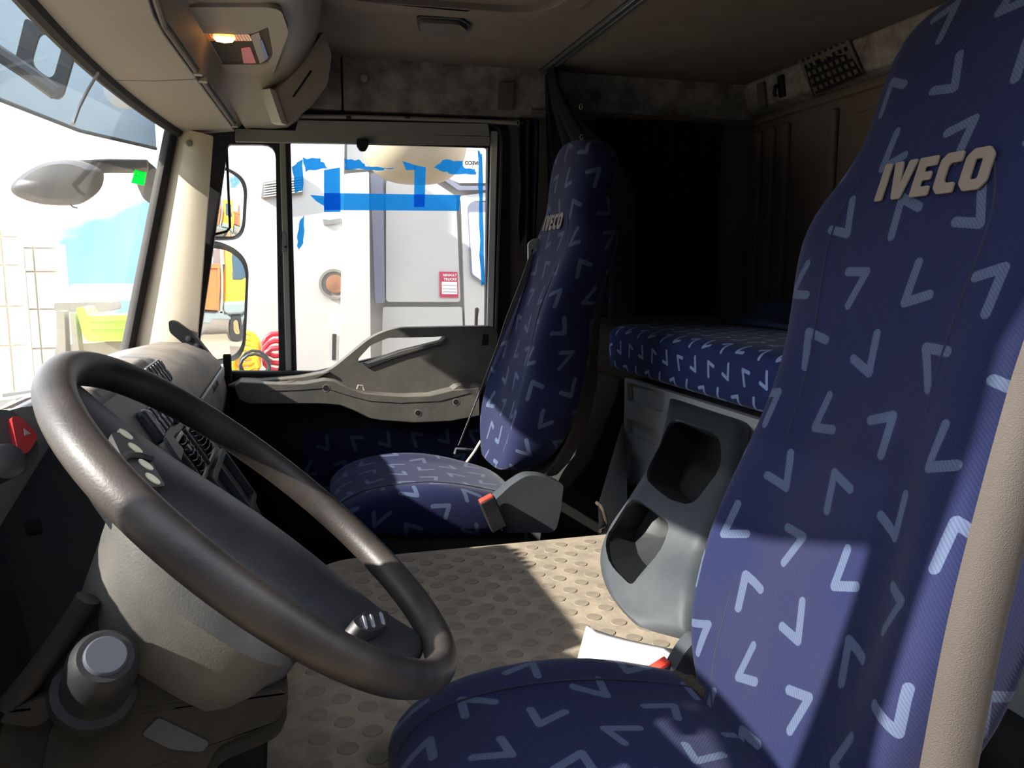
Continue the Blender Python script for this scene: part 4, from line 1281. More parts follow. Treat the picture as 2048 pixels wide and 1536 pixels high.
# belt guide and strap on the door side
gy = 2.305
go = pxz([(1056, 486), (1068, 477), (1078, 476), (1078, 526), (1068, 530), (1056, 520)], gy)
gi = pxz([(1062, 500), (1074, 494), (1074, 510), (1062, 510)], gy)
MB().plate(roundpoly(go, 0.006), [roundpoly(gi, 0.003)], XZ(gy - 0.005), (0, 0.012, 0)).build('belt_guide', 'trim_light', ps, bevel=0.003)
sp_ = [P(1066, 508, y=2.30), P(1048, 560, y=2.27), P(1020, 630, y=2.27), P(994, 700, y=2.29), P(950, 810, y=2.36), P(918, 890, y=2.42)]
rr = []
for i, p in enumerate(sp_):
    h = lerp(0.024, 0.006, sstep(2.0, 3.6, i))
    w = V((1, 0.5, 0.25)).normalized() * h * 0.6
    rr.append([p - w, p + w, p + w + V((0, 0.002, 0)), p - w + V((0, 0.002, 0))])
bl = MB().rings(rr).build('seat_belt', 'belt', ps)
q = P(912, 900, y=2.43)
MB().tube([q + V((-0.004, 0, -0.012)), q + V((0.0, 0, 0.004)), q + V((0.03, 0, 0.0)), q + V((0.055, 0, -0.004))], 0.005, 8).build('anchor', 'metal_grey', bl)
q = P(950, 900, y=2.36)
MB().tube([P(u, v, y=2.36) for u, v in ((962, 882), (948, 905), (934, 924), (930, 935))], 0.005, 8).build('buckle_stalk', 'trim_light', ps)

# ================================================================ bunk
bu = empty('bed_frame', (1.0, 1.3, 0.0))
tag(bu, 'grey plastic bunk base with three recessed panels behind the seats', 'bed frame')
BX = 1.005
def YZ(x): return lambda a, c: V((x, a, c))
rec = [[(1253, 764), (1330, 786), (1326, 826), (1256, 802)], [(1253, 836), (1318, 863), (1308, 894), (1255, 867)], [(1253, 906), (1290, 921), (1273, 969), (1251, 971)]]
rec3 = [roundpoly([(P(u, v, x=BX).y, P(u, v, x=BX).z) for u, v in r], 0.012, 3) for r in rec]
outl = [(0.47, 0.673), (2.275, 0.673), (2.275, 0.36), (0.47, 0.36)]
fp = MB().plate(outl, rec3, YZ(BX), (0.018, 0, 0)).build('front_panel', 'bunk_panel', bu, bevel=0.003)
for r in rec3:
    MB().plate(r, [], YZ(BX + 0.016), (0.006, 0, 0)).build('recessed_panel', 'bunk_panel', fp)
MB().plate([(1.03, 0.0), (1.64, 0.0), (1.64, 0.672), (1.03, 0.672)], [], lambda a, c: V((a, 0.47, c)), (0, 1.80, 0)).build('bunk_box', 'dark_plastic', bu)
qa = [P(1244, 846, x=1.002), P(1249, 905, x=1.0), P(1250, 985, x=0.99), P(1250, 1045, z=0.355), P(1198, 1062, z=0.355), P(1196, 1010, z=0.41)]
MB().rings([qa, [p + V((0.012, 0.01, -0.01)) for p in qa]]).build('ramp', 'bunk_panel', bu)
qb = [P(1196, 1005, z=0.41) + V((-0.004, 0, 0)), P(1206, 1020, z=0.40), P(1212, 1050, z=0.36), P(1200, 1062, z=0.354)]
MB().tube(catmull(qb, 4), 0.0045, 8).build('torn_edge', 'foam', bu)
MB().plate([(1.004, 0.67), (1.004, 0.0), (0.80, 0.0), (0.80, 0.30), (0.90, 0.40), (0.985, 0.60)], [], XZ(2.30), (0, 0.34, 0)).build('side_box', 'footwell', bu, bevel=0.006)
MB().plate([(0.99, 0.30), (0.99, 0.0), (0.82, 0.0), (0.82, 0.24)], [], XZ(1.80), (0, 0.26, 0)).build('step', 'footwell', bu, bevel=0.006)
# mattress: rounded slab
def mattress():
    rings, uv = [], []
    n = 28
    L = [(0.50, 0.02), (0.505, 0.5), (0.53, 0.85), (0.56, 1.0), (0.9, 1.0), (1.3, 1.0), (1.7, 1.0), (2.1, 1.0), (2.34, 1.0), (2.385, 0.93), (2.405, 0.75), (2.41, 0.3)]
    for y, k in L:
        ring = []
        for j in range(n):
            a = 2 * math.pi * j / n
            x = 1.32 + 0.325 * spow(math.cos(a), 0.22) * (0.9 + 0.1 * k)
            z = 0.757 + 0.078 * spow(math.sin(a), 0.35) * (0.55 + 0.45 * k)
            z += 0.004 * math.sin(y * 9 + x * 5) if math.sin(a) > 0 else 0
            ring.append(V((x, y, z)))
        rings.append(ring)
        cum = [0.0]
        for j in range(1, n): cum.append(cum[-1] + (ring[j] - ring[j - 1]).length)
        for j in range(n): uv.append((y, cum[j]))
    m = MB().rings(rings)
    return m.build('bunk_mattress', 'fabric_bunk', uv=uv, subd=1)
tag(mattress(), 'thick navy bunk mattress with pale corner marks across the rear', 'mattress')
# crumpled blanket at the back of the bunk
def blk(s, t):
    x = lerp(1.30, 1.62, s); y = lerp(1.45, 2.25, t)
    e = math.sin(math.pi * s) ** 0.5 * math.sin(math.pi * t) ** 0.5 if 0 < s < 1 and 0 < t < 1 else 0
    z = 0.848 + e * (0.05 + 0.03 * math.sin(x * 23 + y * 9) + 0.025 * math.sin(y * 17 - x * 11))
    return V((x, y, z))
tag(MB().grid(blk, 26, 30).build('blanket', 'blanket', solid=0.006), 'crumpled dark blue blanket lying at the back of the bunk', 'blanket')

# ================================================================ storage console with two open pockets
def proj(p):
    d = p - CAM
    q = d.dot(CF)
    return 1024 + FPX * d.dot(CR) / q, 768 - FPX * d.dot(CU) / q
rows = [((1335, 788), (1494, 838), 0.667, 0.667), ((1325, 835), (1488, 885), 0.64, 0.64), ((1310, 885), (1478, 940), 0.61, 0.605), ((1282, 940), (1455, 1000), 0.57, 0.565), ((1243, 1000), (1430, 1060), 0.52, 0.52),
        ((1210, 1050), (1410, 1115), 0.468, 0.475), ((1192, 1105), (1394, 1180), 0.42, 0.435), ((1200, 1160), (1386, 1230), 0.385, 0.40), ((1228, 1208), (1384, 1262), 0.366, 0.375), ((1275, 1258), (1390, 1285), 0.354, 0.356)]
Lp = catmull([P(*r[0], z=r[2]) for r in rows], 12)
Rp = catmull([P(*r[1], z=r[3]) for r in rows], 12)
pk = [roundpoly([(1343, 834), (1438, 866), (1446, 930), (1384, 1012), (1338, 1000), (1288, 956)], [22, 26, 60, 30, 20, 20], 8), roundpoly([(1264, 992), (1340, 1046), (1326, 1095), (1262, 1172), (1218, 1128), (1208, 1080)], [22, 16, 40, 12, 22, 26], 8)]
fnrm = V((-0.72, -0.42, 0.55)).normalized()
NR = len(Lp)
def CS(s, t):
    """the moulded face of the console"""
    x = min(max(t, 0), 1) * (NR - 1)
    i = min(int(x), NR - 2)
    l, r = Lp[i].lerp(Lp[i + 1], x - i), Rp[i].lerp(Rp[i + 1], x - i)
    e = min(1.0, min(s, 1 - s) / 0.13)
    e2 = min(1.0, min(t / 0.05, (1 - t) / 0.10))
    bul = (1 - (1 - e) ** 2) * (1 - (1 - e2) ** 2)
    return l.lerp(r, s) + fnrm * (0.022 * bul - 0.018)
tab = []
for i in range(0, 161):
    for j in range(0, 101):
        u_, v_ = proj(CS(j / 100, i / 160))
        tab.append((u_, v_, j / 100, i / 160))
def inv(u, v):
    b4 = sorted(tab, key=lambda r: (r[0] - u) ** 2 + (r[1] - v) ** 2)[:4]
    ws_ = [1 / (0.3 + (r[0] - u) ** 2 + (r[1] - v) ** 2) for r in b4]
    return (sum(w * r[2] for w, r in zip(ws_, b4)) / sum(ws_), sum(w * r[3] for w, r in zip(ws_, b4)) / sum(ws_))
hs_ = [[inv(*p) for p in pg] for pg in pk]
def inside(p, poly):
    ins = False
    n = len(poly)
    for i in range(n):
        ax, ay = poly[i]; bx, by = poly[(i + 1) % n]
        if (ay > p[1]) != (by > p[1]) and p[0] < (bx - ax) * (p[1] - ay) / (by - ay + 1e-12) + ax: ins = not ins
    return ins
def near(p, poly, r):
    return any((p[0] - q[0]) ** 2 + ((p[1] - q[1]) * 1.3) ** 2 < r * r for q in poly)
NU, NV_ = 30, 44
pts2, edges = [], []
for i in range(NV_ + 1):
    for j in range(NU + 1):
        p = (j / NU, i / NV_)
        if 0 < i < NV_ and 0 < j < NU and (any(inside(p, h) for h in hs_) or any(near(p, h, 0.018) for h in hs_)): continue
        pts2.append(V(p))
for h in hs_:
    k = len(pts2)
    pts2 += [V(p) for p in h]
    edges += [(k + i, k + (i + 1) % len(h)) for i in range(len(h))]
from mathutils.geometry import delaunay_2d_cdt
dv_, de_, df_, *_r = delaunay_2d_cdt(pts2, edges, [], 0, 1e-6)
vs, fs = [CS(p.x, p.y) for p in dv_], []
for f in df_:
    c = ((dv_[f[0]] + dv_[f[1]] + dv_[f[2]]) / 3)
    if any(inside((c.x, c.y), h) for h in hs_): continue
    n_ = (vs[f[1]] - vs[f[0]]).cross(vs[f[2]] - vs[f[0]])
    fs.append(tuple(f) if n_.dot(fnrm) > 0 else tuple(reversed(f)))
def skirt(line, mv):
    k = len(vs)
    vs.extend(line); vs.extend([mv(p) for p in line])
    n = len(line)
    for q in range(n - 1):
        fs.append((k + q, k + q + 1, k + n + q + 1, k + n + q))
skirt([CS(0, i / NV_) for i in range(NV_ + 1)], lambda p: V((min(p.x + 0.02, 0.998), p.y, max(0.352, p.z - 0.12))))
skirt([CS(1, i / NV_) for i in range(NV_ + 1)], lambda p: V((min(p.x + 0.03, 0.998), p.y + 0.01, 0.352)))
skirt([CS(j / NU, 1) for j in range(NU + 1)], lambda p: V((p.x + 0.005, p.y, 0.352)))
scn = mobj('storage_console', vs, fs, 'grey_plastic')
tag(scn, 'moulded grey console with two open pockets standing between mat and bunk', 'console')
for h, dpt, m_ in ((hs_[0], V((0.10, 0.05, -0.05)), 'footwell'), (hs_[1], V((0.080, 0.038, -0.012)), 'pocket_shade')):  # near-black liners put the shade inside the pockets into their colour
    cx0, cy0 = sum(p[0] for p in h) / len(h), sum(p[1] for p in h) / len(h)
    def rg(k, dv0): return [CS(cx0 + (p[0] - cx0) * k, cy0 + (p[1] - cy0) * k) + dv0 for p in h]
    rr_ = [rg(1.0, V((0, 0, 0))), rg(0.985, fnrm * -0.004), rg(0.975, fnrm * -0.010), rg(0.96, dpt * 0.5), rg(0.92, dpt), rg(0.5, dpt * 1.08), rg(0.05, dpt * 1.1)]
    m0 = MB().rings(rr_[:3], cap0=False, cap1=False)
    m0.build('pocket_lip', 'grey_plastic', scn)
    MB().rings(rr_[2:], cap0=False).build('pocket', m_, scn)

# sheet of paper on the mat
def pap(s, t):
    c = [P(1172, 1268, z=MATZ), P(1350, 1302, z=MATZ), P(1330, 1372, z=MATZ), P(1152, 1345, z=MATZ)]
    p = c[0].lerp(c[1], s).lerp(c[3].lerp(c[2], s), t)
    return p + V((0, 0, 0.003 + 0.012 * (1 - s) ** 3))
tag(MB().grid(pap, 8, 6).build('paper_sheet', 'paper', solid=0.0006), 'blank white sheet of paper on the mat beside the driver seat', 'paper')

# ================================================================ curtains
def cloth(name, fn, nu, nv, label):
    m = MB().grid(fn, nu, nv)
    return tag(m.build(name, 'curtain', solid=0.003), label, 'curtain', 'dark blue bunk curtains')
def c1(s, t):
    # gathered at the rail, spreading down behind the passenger seat
    top = V((0.845, lerp(2.59, 2.50, s), 1.645))
    bot = V((lerp(0.86, 1.02, s), lerp(2.60, 2.30, s), 0.86))
    w = sstep(0, 0.55, t)
    p = V((lerp(top.x, bot.x, w), lerp(top.y, bot.y, w), lerp(1.645, 0.86, t)))
    return p + V((0.022 * math.sin(s * 26) * (0.3 + w), 0.012 * math.cos(s * 19 + t * 2), 0))
cloth('curtain', c1, 60, 14, 'dark blue curtain gathered at the roof rail behind the passenger seat')
def c2(s, t):
    x = lerp(0.745, 0.825, s)
    z = lerp(1.50, lerp(1.14, 0.92, s), t)
    tie = math.exp(-((t - 0.62) / 0.2) ** 2)
    x = lerp(x, 0.76 + 0.05 * s, tie * 0.5)
    return V((x, 2.615 - 0.02 - 0.014 * math.sin(s * 17 + t), z))
cc2 = cloth('curtain', c2, 30, 14, 'dark blue curtain flap tied back at the passenger door pillar')
def c3(s, t):
    x = lerp(1.02, 1.50, s)
    return V((x, 2.585 + 0.018 * math.sin(s * 52), lerp(1.515, 0.845, t)))
cloth('curtain', c3, 80, 10, 'dark blue pleated curtain hanging along the side wall over the bunk')
for q, lb_ in ((P(1162, 213, y=2.42), 'upper tiny wire hook on the edge of the gathered curtain'), (P(1163, 274, y=2.42), 'lower tiny wire hook on the edge of the gathered curtain'), (P(1036, 246, y=2.58), 'tiny wire hook above the tied-back curtain flap')):
    o = MB().tube(catmull([q + V((0.004, 0, 0.006)), q + V((-0.004, 0, 0.006)), q + V((-0.004, 0, -0.006)), q + V((0.004, 0, -0.006))], 3, True), 0.0014, 6)
    tag(o.build('curtain_hook', 'trim_light'), lb_, 'hook', 'pale curtain hooks')
# ================================================================ outside
GZ = -1.3
gr = MB().grid(lambda s, t: V((lerp(-90, 60, s), lerp(-40, 120, t), GZ + 0.04 * math.sin(s * 90) * math.sin(t * 70))), 60, 60)
struct(gr.build('ground', 'ground'))

# ---- mirrors outside the passenger door
dm = empty('door_mirror', (-0.24, 2.93, 0.66))
tag(dm, 'pair of dark-framed door mirrors outside the passenger quarter window', 'mirror')
def mirror(name, c, hw, hh, R_, n, corner):
    n = V(n).normalized()
    h = V((-n.y, n.x, 0)).normalized(); u = n.cross(h).normalized()
    if u.z < 0: u = -u
    if h.x < 0: h = -h
    c = V(c)
    ol = roundpoly([(-hw, -hh), (hw * 0.86, -hh * 0.93), (hw, hh * 0.72), (hw * 0.3, hh), (-hw, hh * 1.0)], corner, 6)
    sag = (hw * hw + hh * hh) / (2 * R_)
    rr = []
    for q, d in ((1.0, -0.004), (1.10, 0.004), (1.13, -0.015), (1.08, -0.06), (0.75, -0.10), (0.3, -0.115)):
        rr.append([c + h * (a * q) + u * (b2 * q) + n * (d - (sag if q <= 1.0 else sag * 0.6)) for a, b2 in ol])
    e = MB().rings(rr, cap0=False).build(name, 'mirror_case', dm)
    N = 12
    rings = []
    for k in range(N + 1):
        q = 1 - k / N
        rings.append([c + h * (a * q) + u * (b_ * q) + n * (-((a * q) ** 2 + (b_ * q) ** 2) / (2 * R_)) for a, b_ in ol])
    m = MB().rings(rings[:-1], cap0=False, cap1=True)
    a_, b_, c_ = [m.v[i] for i in m.f[0][:3]]
    if (b_ - a_).cross(c_ - a_).dot(n) < 0: m.f = [tuple(reversed(f)) for f in m.f]
    tag(m.build('mirror_glass', 'mirror', e), 'convex mirror glass reflecting orange trucks and sky')
    return e
mirror('main_mirror', (-0.222, 2.95, 0.885), 0.135, 0.195, 2.4, (0.80, -0.60, -0.06), 0.07)
mirror('wide_angle_mirror', (-0.205, 2.93, 1.232), 0.135, 0.115, 0.75, (0.80, -0.60, -0.05), 0.06)
MB().tube([V((-0.31, 2.70, 1.42)), V((-0.29, 2.99, 1.40)), V((-0.27, 3.02, 1.05)), V((-0.28, 3.03, 0.68)), V((-0.33, 2.70, 0.62))], 0.016, 10).build('mirror_arm', 'mirror_case', dm)

# ---- ramp mirror on its arm ahead of the windscreen corner
rmr = empty('ramp_mirror', P(115, 400, y=2.62))
tag(rmr, 'grey teardrop-shaped front mirror on an arm outside the windscreen', 'mirror')
o = pxz([(22, 372), (50, 345), (95, 324), (150, 320), (195, 334), (208, 350), (200, 380), (170, 404), (140, 411), (80, 408), (32, 392)], 2.62)
o = [(p.x, p.y) for p in catmull([V((a, c, 0)) for a, c in o], 4, True)]
cxm, czm = sum(p[0] for p in o) / len(o), sum(p[1] for p in o) / len(o)
rr = []
for q, d in ((0.3, -0.052), (0.75, -0.04), (0.96, -0.012), (1.0, 0.0), (0.97, 0.012), (0.9, 0.016), (0.5, 0.016), (0.05, 0.016)):
    rr.append([V((cxm + (a - cxm) * q, 2.62 + d, czm + (c - czm) * q)) for a, c in o])
MB().rings(rr).build('mirror_head', 'mirror_case', rmr)
MB().rings([[p + V((0, dy, dz)) for dy, dz in ((-0.012, -0.02), (0.012, -0.02), (0.012, 0.02), (-0.012, 0.02))] for p in (P(150, 335, y=2.64), P(220, 332, y=2.66), P(298, 333, y=2.70))]).build('mirror_arm', 'mirror_case', rmr, bevel=0.006)
o = pxz([(272, 322), (296, 322), (316, 340), (330, 410), (318, 420), (288, 398), (276, 372)], 2.72)
MB().plate(roundpoly(o, 0.012), [], XZ(2.70), (0, 0.05, 0)).build('mount', 'mirror_case', rmr, bevel=0.008)
MB().tube([P(u, v, y=2.60) for u, v in ((140, 408), (146, 414), (155, 416))], 0.003, 6).build('stub', 'mirror_case', rmr)

# ---- tinted sun visor over the windscreen, with bracket and marker lamp
def vx(Y): return interp([(0.0, -0.62), (0.37, -0.585), (0.82, -0.50), (1.03, -0.385), (1.12, -0.34)], abs(Y - YC))
sv = empty('sun_visor', (-0.6, YC, 1.36))
tag(sv, 'bluish tinted outside sun visor along the top of the windscreen', 'sun visor')
MB().grid(lambda s, t: V((vx(lerp(0.45, 2.62, s)) - 0.10 * t * 0, lerp(0.45, 2.62, s), lerp(1.362, 1.80, t))), 40, 3).build('visor_panel', 'visor_film', sv, solid=0.004)
MB().tube([V((vx(lerp(0.45, 2.62, s / 40)), lerp(0.45, 2.62, s / 40), 1.362)) for s in range(41)], 0.005, 6).build('visor_edge', 'mirror_case', sv)
def on_visor(u, v, off=0.012):
    d = ray(u, v); t = 1.6
    for _ in range(40):
        p = CAM + d * t
        t *= (vx(p.y) + off) / p.x if abs(p.x) > 1e-6 else 1
    return CAM + d * t
by_ = 1.98
br_o = roundpoly(pxz([(50, 34), (152, 100), (126, 190), (112, 200), (24, 142)], by_), [0.01, 0.01, 0.03, 0.03, 0.01], 4)
br_i = roundpoly(pxz([(80, 60), (126, 86), (108, 150), (98, 156), (60, 128)], by_), 0.02, 4)
MB().plate(br_o, [br_i], XZ(by_), (0, 0.012, 0)).build('visor_bracket', 'visor_bracket', sv, bevel=0.002)
MB().tube([P(u, v, y=by_ - 0.03) for u, v in ((-60, 66), (0, 108), (60, 148), (112, 186))], 0.016, 8).build('bracket_arm', 'visor_bracket', sv)
MB().tube([on_visor(u, v, 0.006) for u, v in ((196, 146), (176, 180), (158, 215), (146, 248))], 0.003, 6).build('visor_seam', 'lamp_white', sv)
q = P(250, 180, y=2.40)
lm_ = []
for r, d in ((1.15, 0.0), (1.12, -0.012), (1.0, -0.016), (0.8, -0.020), (0.05, -0.022)):
    lm_.append([q + V((0.045 * r * spow(math.cos(a), 0.8), d, 0.042 * r * spow(math.sin(a), 0.8))) for a in [2 * math.pi * j / 24 for j in range(24)]])
MB().rings(lm_).build('marker_lamp', 'lamp_white', sv)

# ---- sticker on the windscreen
def on_glass(u, v):
    d = ray(u, v); t = 2.0
    for _ in range(60):
        p = CAM + d * t
        t += (p.x - (ws(p.y, p.z).x + 0.003)) / -d.x * 0.5 if False else 0
        e = p.x - (ws(p.y, p.z).x + 0.003)
        t += e * 1.2
    return CAM + d * t
gc = [on_glass(u, v) for u, v in ((270, 339), (293, 345), (288, 371), (263, 366))]
g0 = gc[3]
gr_, gu_ = (gc[2] - gc[3]), (gc[0] - gc[3])
gn_ = gr_.cross(gu_).normalized()
if gn_.dot(CAM - g0) < 0: gn_ = -gn_
gs = empty('green_sticker', g0)
tag(gs, 'bright green inspection sticker on the windscreen by the pillar', 'sticker')
MB().add(gc + [p - gn_ * 0.0006 for p in gc], [(0, 1, 2, 3), (7, 6, 5, 4), (0, 4, 5, 1), (1, 5, 6, 2), (2, 6, 7, 3), (3, 7, 4, 0)]).build('sticker_sheet', 'sticker_green', gs, smooth=False)
hgt = gu_.length
text_mesh('lettering', '23', hgt * 0.34, g0 + gr_ * 0.10 + gu_ * 0.88 + gn_ * 0.0012, -gu_, gr_, 'sticker_ink', gs, thick=0.0002, offset=0.0004)
text_mesh('lettering', 'E', hgt * 0.32, g0 + gr_ * 0.58 + gu_ * 0.62 + gn_ * 0.0012, gr_, gu_, 'sticker_ink', gs, thick=0.0002, offset=0.0006)

# ---- white lorry cab parked alongside
TY = 4.05
tw = empty('white_truck', (0.6, 5.0, GZ))
tag(tw, 'white truck cab parked close beside the passenger window', 'truck')
MB().box(-0.43, 1.75, TY + 0.05, 6.3, GZ + 0.45, 2.7).build('cab_body', 'truck_white', tw, bevel=0.04)
def tp_(name, pts, m, y=TY, th=0.05, r=0.01, parent=tw, bev=0.006):
    return MB().plate(roundpoly(pxz(pts, y), r), [], XZ(y), (0, th, 0)).build(name, m, parent, bevel=bev)
tp_('side_fairing', [(420, 250), (690, 250), (688, 345), (680, 760), (420, 760)], 'truck_white', TY - 0.10, 0.16, 0.02)
tp_('corner_panel', [(688, 348), (738, 343), (742, 760), (678, 760)], 'truck_white', TY - 0.14, 0.20)
tp_('door_panel', [(772, 360), (850, 352), (912, 392), (921, 604), (772, 604)], 'truck_white', TY, 0.06, 0.02)
tp_('lower_panel', [(766, 614), (924, 614), (930, 760), (762, 760)], 'truck_white', TY, 0.06, 0.01)
tp_('rear_panel', [(922, 392), (1010, 380), (1010, 760), (934, 760)], 'truck_white', TY, 0.06, 0.01)
tp_('roof_panel', [(694, 250), (1010, 250), (1010, 366), (916, 366), (870, 344), (694, 338)], 'truck_white', TY, 0.06, 0.01)
tp_('grey_seal', [(741, 346), (766, 346), (770, 606), (750, 608)], 'truck_grey', TY - 0.012, 0.03, 0.015)
tp_('dark_trim', [(868, 346), (882, 346), (922, 372), (1010, 372), (1010, 380), (916, 380)], 'truck_grey', TY - 0.01, 0.03, 0.004)
wd = tp_('side_window', [(934, 412), (945, 402), (1010, 400), (1010, 590), (972, 572), (942, 552)], 'truck_grey', TY - 0.012, 0.03, 0.02)
tp_('window_pane', [(938, 425), (1008, 425), (1008, 585), (972, 568), (945, 548)], 'lamp_white', TY - 0.016, 0.01, 0.01, wd)
lv = tp_('louvre_panel', [(526, 364), (606, 352), (606, 388), (522, 396)], 'blind_grey', TY - 0.115, 0.03, 0.004)
for k in range(6):
    tp_('louvre', [(528, 367 + k * 5), (604, 356 + k * 5), (604, 358.5 + k * 5), (528, 369.5 + k * 5)], 'truck_white', TY - 0.125, 0.02, 0.0005, lv, 0)
# half-round beige housing hanging at the top
hs = []
for k in range(9):
    ph_ = k / 8 * math.pi / 2
    ring = []
    for j in range(24):
        a = math.pi * j / 23
        c0_ = P(828, 270, y=TY - 0.28); rx, rz = 0.235, 0.215
        ring.append(V((c0_.x + rx * spow(math.cos(a), 0.75) * math.cos(ph_), c0_.y - 0.22 * math.sin(ph_), c0_.z - rz * spow(math.sin(a), 0.75) * math.cos(ph_))))
    hs.append(ring)
MB().rings(hs, closed=False, cap0=False, cap1=False).build('lamp_housing', 'beige_dome', tw, solid=0.02)
# round brown cap in its recess, small grille, handle
q = P(668, 568, y=TY - 0.105)
rc = MB().lathe(q, (0, -1, 0), [(0.072, 0.0), (0.072, 0.012), (0.060, 0.012), (0.058, 0.004), (0.001, 0.004)], 24).build('cap_recess', 'machine_dark', tw)
MB().lathe(q + V((0.006, 0, 0)), (0, -1, 0), [(0.045, 0.0), (0.043, 0.014), (0.001, 0.018)], 20).build('cap', 'cap_brown', rc)
tp_('black_grille', [(665, 668), (673, 668), (672, 720), (664, 720)], 'ink_dark', TY - 0.108, 0.02, 0.002, tw, 0)
tp_('door_handle', [(645, 438), (660, 440), (682, 436), (682, 446), (648, 450)], 'blind_grey', TY - 0.108, 0.02, 0.002, tw, 0.002)
# red maker label
rs = tp_('label_plate', [(879, 543), (915, 544), (917, 595), (880, 594)], 'sticker_red', TY - 0.006, 0.004, 0.002, tw, 0)
tp_('label_field', [(883.5, 563.5), (914, 564), (914.5, 588.5), (884, 588)], 'lamp_white', TY - 0.008, 0.002, 0.001, rs, 0)
for v_ in (570, 577, 583):
    tp_('label_line', [(885, v_), (913, v_ + .5), (913, v_ + 1.3), (885, v_ + .8)], 'switch_mark', TY - 0.0095, 0.001, 0.0001, rs, 0)
o = P(886, 552.5, y=TY - 0.0085)
text_mesh('lettering', 'RENAULT', 0.0165, o, (1, 0, 0), (0, 0, 1), 'lamp_white', rs, thick=0.0005, offset=0.0004)
o = P(887.5, 561, y=TY - 0.0085)
text_mesh('lettering', 'TRUCKS', 0.0180, o, (1, 0, 0), (0, 0, 1), 'lamp_white', rs, thick=0.0005, offset=0.0004)

# ---- brown stick standing at the window's rear corner
q0, q1 = P(951, 655, y=2.72), P(954, 618, y=2.72)
tag(MB().tube([q0 + V((0, 0, -0.05)), q0.lerp(q1, 0.6), q1, q1 + V((0.003, 0, 0.004))], [0.006, 0.006, 0.008, 0.004], 8).build('stick', 'stalk_brown'), 'short brown stick standing outside the rear corner of the window', 'stick')

# ---- coiled air hoses behind the quarter light
def coil(name, c, r, pitch, turns, m, label, tr=0.012):
    pts = [V(c) + V((r * math.cos(a), 0.10 * a / (2 * math.pi) * 0.3, r * math.sin(a) + pitch * a / (2 * math.pi))) for a in [k * 0.5 for k in range(int(turns * 4 * math.pi) + 1)]]
    return tag(MB().tube(pts, tr, 8).build(name, m), label, 'hose', 'coiled air hoses by the white truck')
HY = 3.70
coil('air_hose', P(492, 736, y=HY), 0.055, 0.022, 5, 'hose_yellow', 'yellow coiled air hose outside the quarter window')
coil('air_hose', P(556, 726, y=HY), 0.060, 0.030, 3, 'hose_red', 'red coiled air hose outside the quarter window')
coil('air_hose', P(510, 738, y=HY - 0.1), 0.062, 0.012, 2, 'hose_black', 'black coiled hose between the yellow and red ones', 0.007)
rck = empty('hose_rack', P(520, 760, y=HY))
tag(rck, 'dark metal rack holding the coiled air hoses', 'rack')
hz_ = min(P(492, 736, y=HY).z - 0.055, P(556, 726, y=HY).z - 0.060, P(510, 738, y=HY).z - 0.062) - 0.03
hx_ = P(520, 740, y=HY).x
MB().box(hx_ - 0.2, hx_ + 0.2, HY - 0.18, HY + 0.16, hz_ - 0.04, hz_).build('shelf', 'chassis_grey', rck, bevel=0.01)
MB().tube([V((hx_, HY, hz_ - 0.04)), V((hx_, HY, GZ))], 0.05, 8).build('post', 'chassis_grey', rck)

# ---- pale panelled building, seen through the windscreen
BYd = 14.0
bd = empty('building', (-5, BYd + 2, GZ))
tag(bd, 'pale cream building of large square cladding panels, far left', 'building')
def bx(u): return P(u, 545, y=BYd).x
def bz(v): return P(40, v, y=BYd).z
MB().box(bx(-260), bx(42), BYd + 0.06, BYd + 0.9, GZ, bz(452)).build('tall_block', 'joint_cream', bd)
MB().box(bx(42), bx(108), BYd + 0.30, BYd + 0.8, GZ, bz(486)).build('low_block', 'joint_cream', bd)
p0_ = None
for i, (u0, u1) in enumerate(((-250, -200), (-199, -148), (-147, -96), (-95, -45), (-44, 8), (10, 42))):
    for j, (v0, v1) in enumerate(((452, 474), (475.5, 530), (532, 612), (614, 690), (692, 790))):
        MB().box(bx(u0), bx(u1) - 0.02, BYd, BYd + 0.07, bz(v1) + 0.012, bz(v0)).build('panel', 'panel_cream', bd, smooth=False)
for i, (u0, u1) in enumerate(((43, 62), (63, 108))):
    for j, (v0, v1) in enumerate(((486, 495), (496.5, 543), (545, 620), (622, 700), (702, 790))):
        MB().box(bx(u0), bx(u1) - 0.02, BYd + 0.22, BYd + 0.31, bz(v1) + 0.012, bz(v0)).build('panel', 'panel_cream', bd, smooth=False)
# ---- green wheel loader bucket with its dark machine
ly = 9.0
ld = empty('loader', (P(200, 700, y=ly).x, ly, GZ))
tag(ld, 'bright green loader bucket on a dark machine beyond the windscreen', 'loader')
def lp_(name, pts, m, y, th, r=0.02, par=ld):
    return MB().plate(roundpoly(pxz(pts, y), r), [], XZ(y), (0, th, 0)).build(name, m, par, bevel=0.01)
bk_ = lp_('bucket', [(152, 616), (166, 614), (176, 632), (262, 630), (258, 668), (250, 682), (176, 684), (166, 672)], 'loader_green', ly, 0.5)
for v_ in (640, 656):
    lp_('bucket_rib', [(178, v_), (258, v_ - 2), (258, v_ + 1), (178, v_ + 3)], 'loader_green', ly - 0.03, 0.04, 0.001, bk_)
lp_('mast', [(112, 622), (128, 622), (132, 720), (114, 720)], 'machine_dark', ly + 0.1, 0.2)
lp_('mast', [(140, 626), (150, 626), (160, 720), (146, 720)], 'machine_dark', ly + 0.1, 0.2)
lp_('machine_body', [(108, 606), (220, 604), (222, 622), (180, 628), (108, 622)], 'machine_dark', ly + 0.8, 0.6)
lp_('machine_base', [(112, 690), (280, 680), (290, 760), (100, 770)], 'machine_dark', ly + 0.4, 1.2)
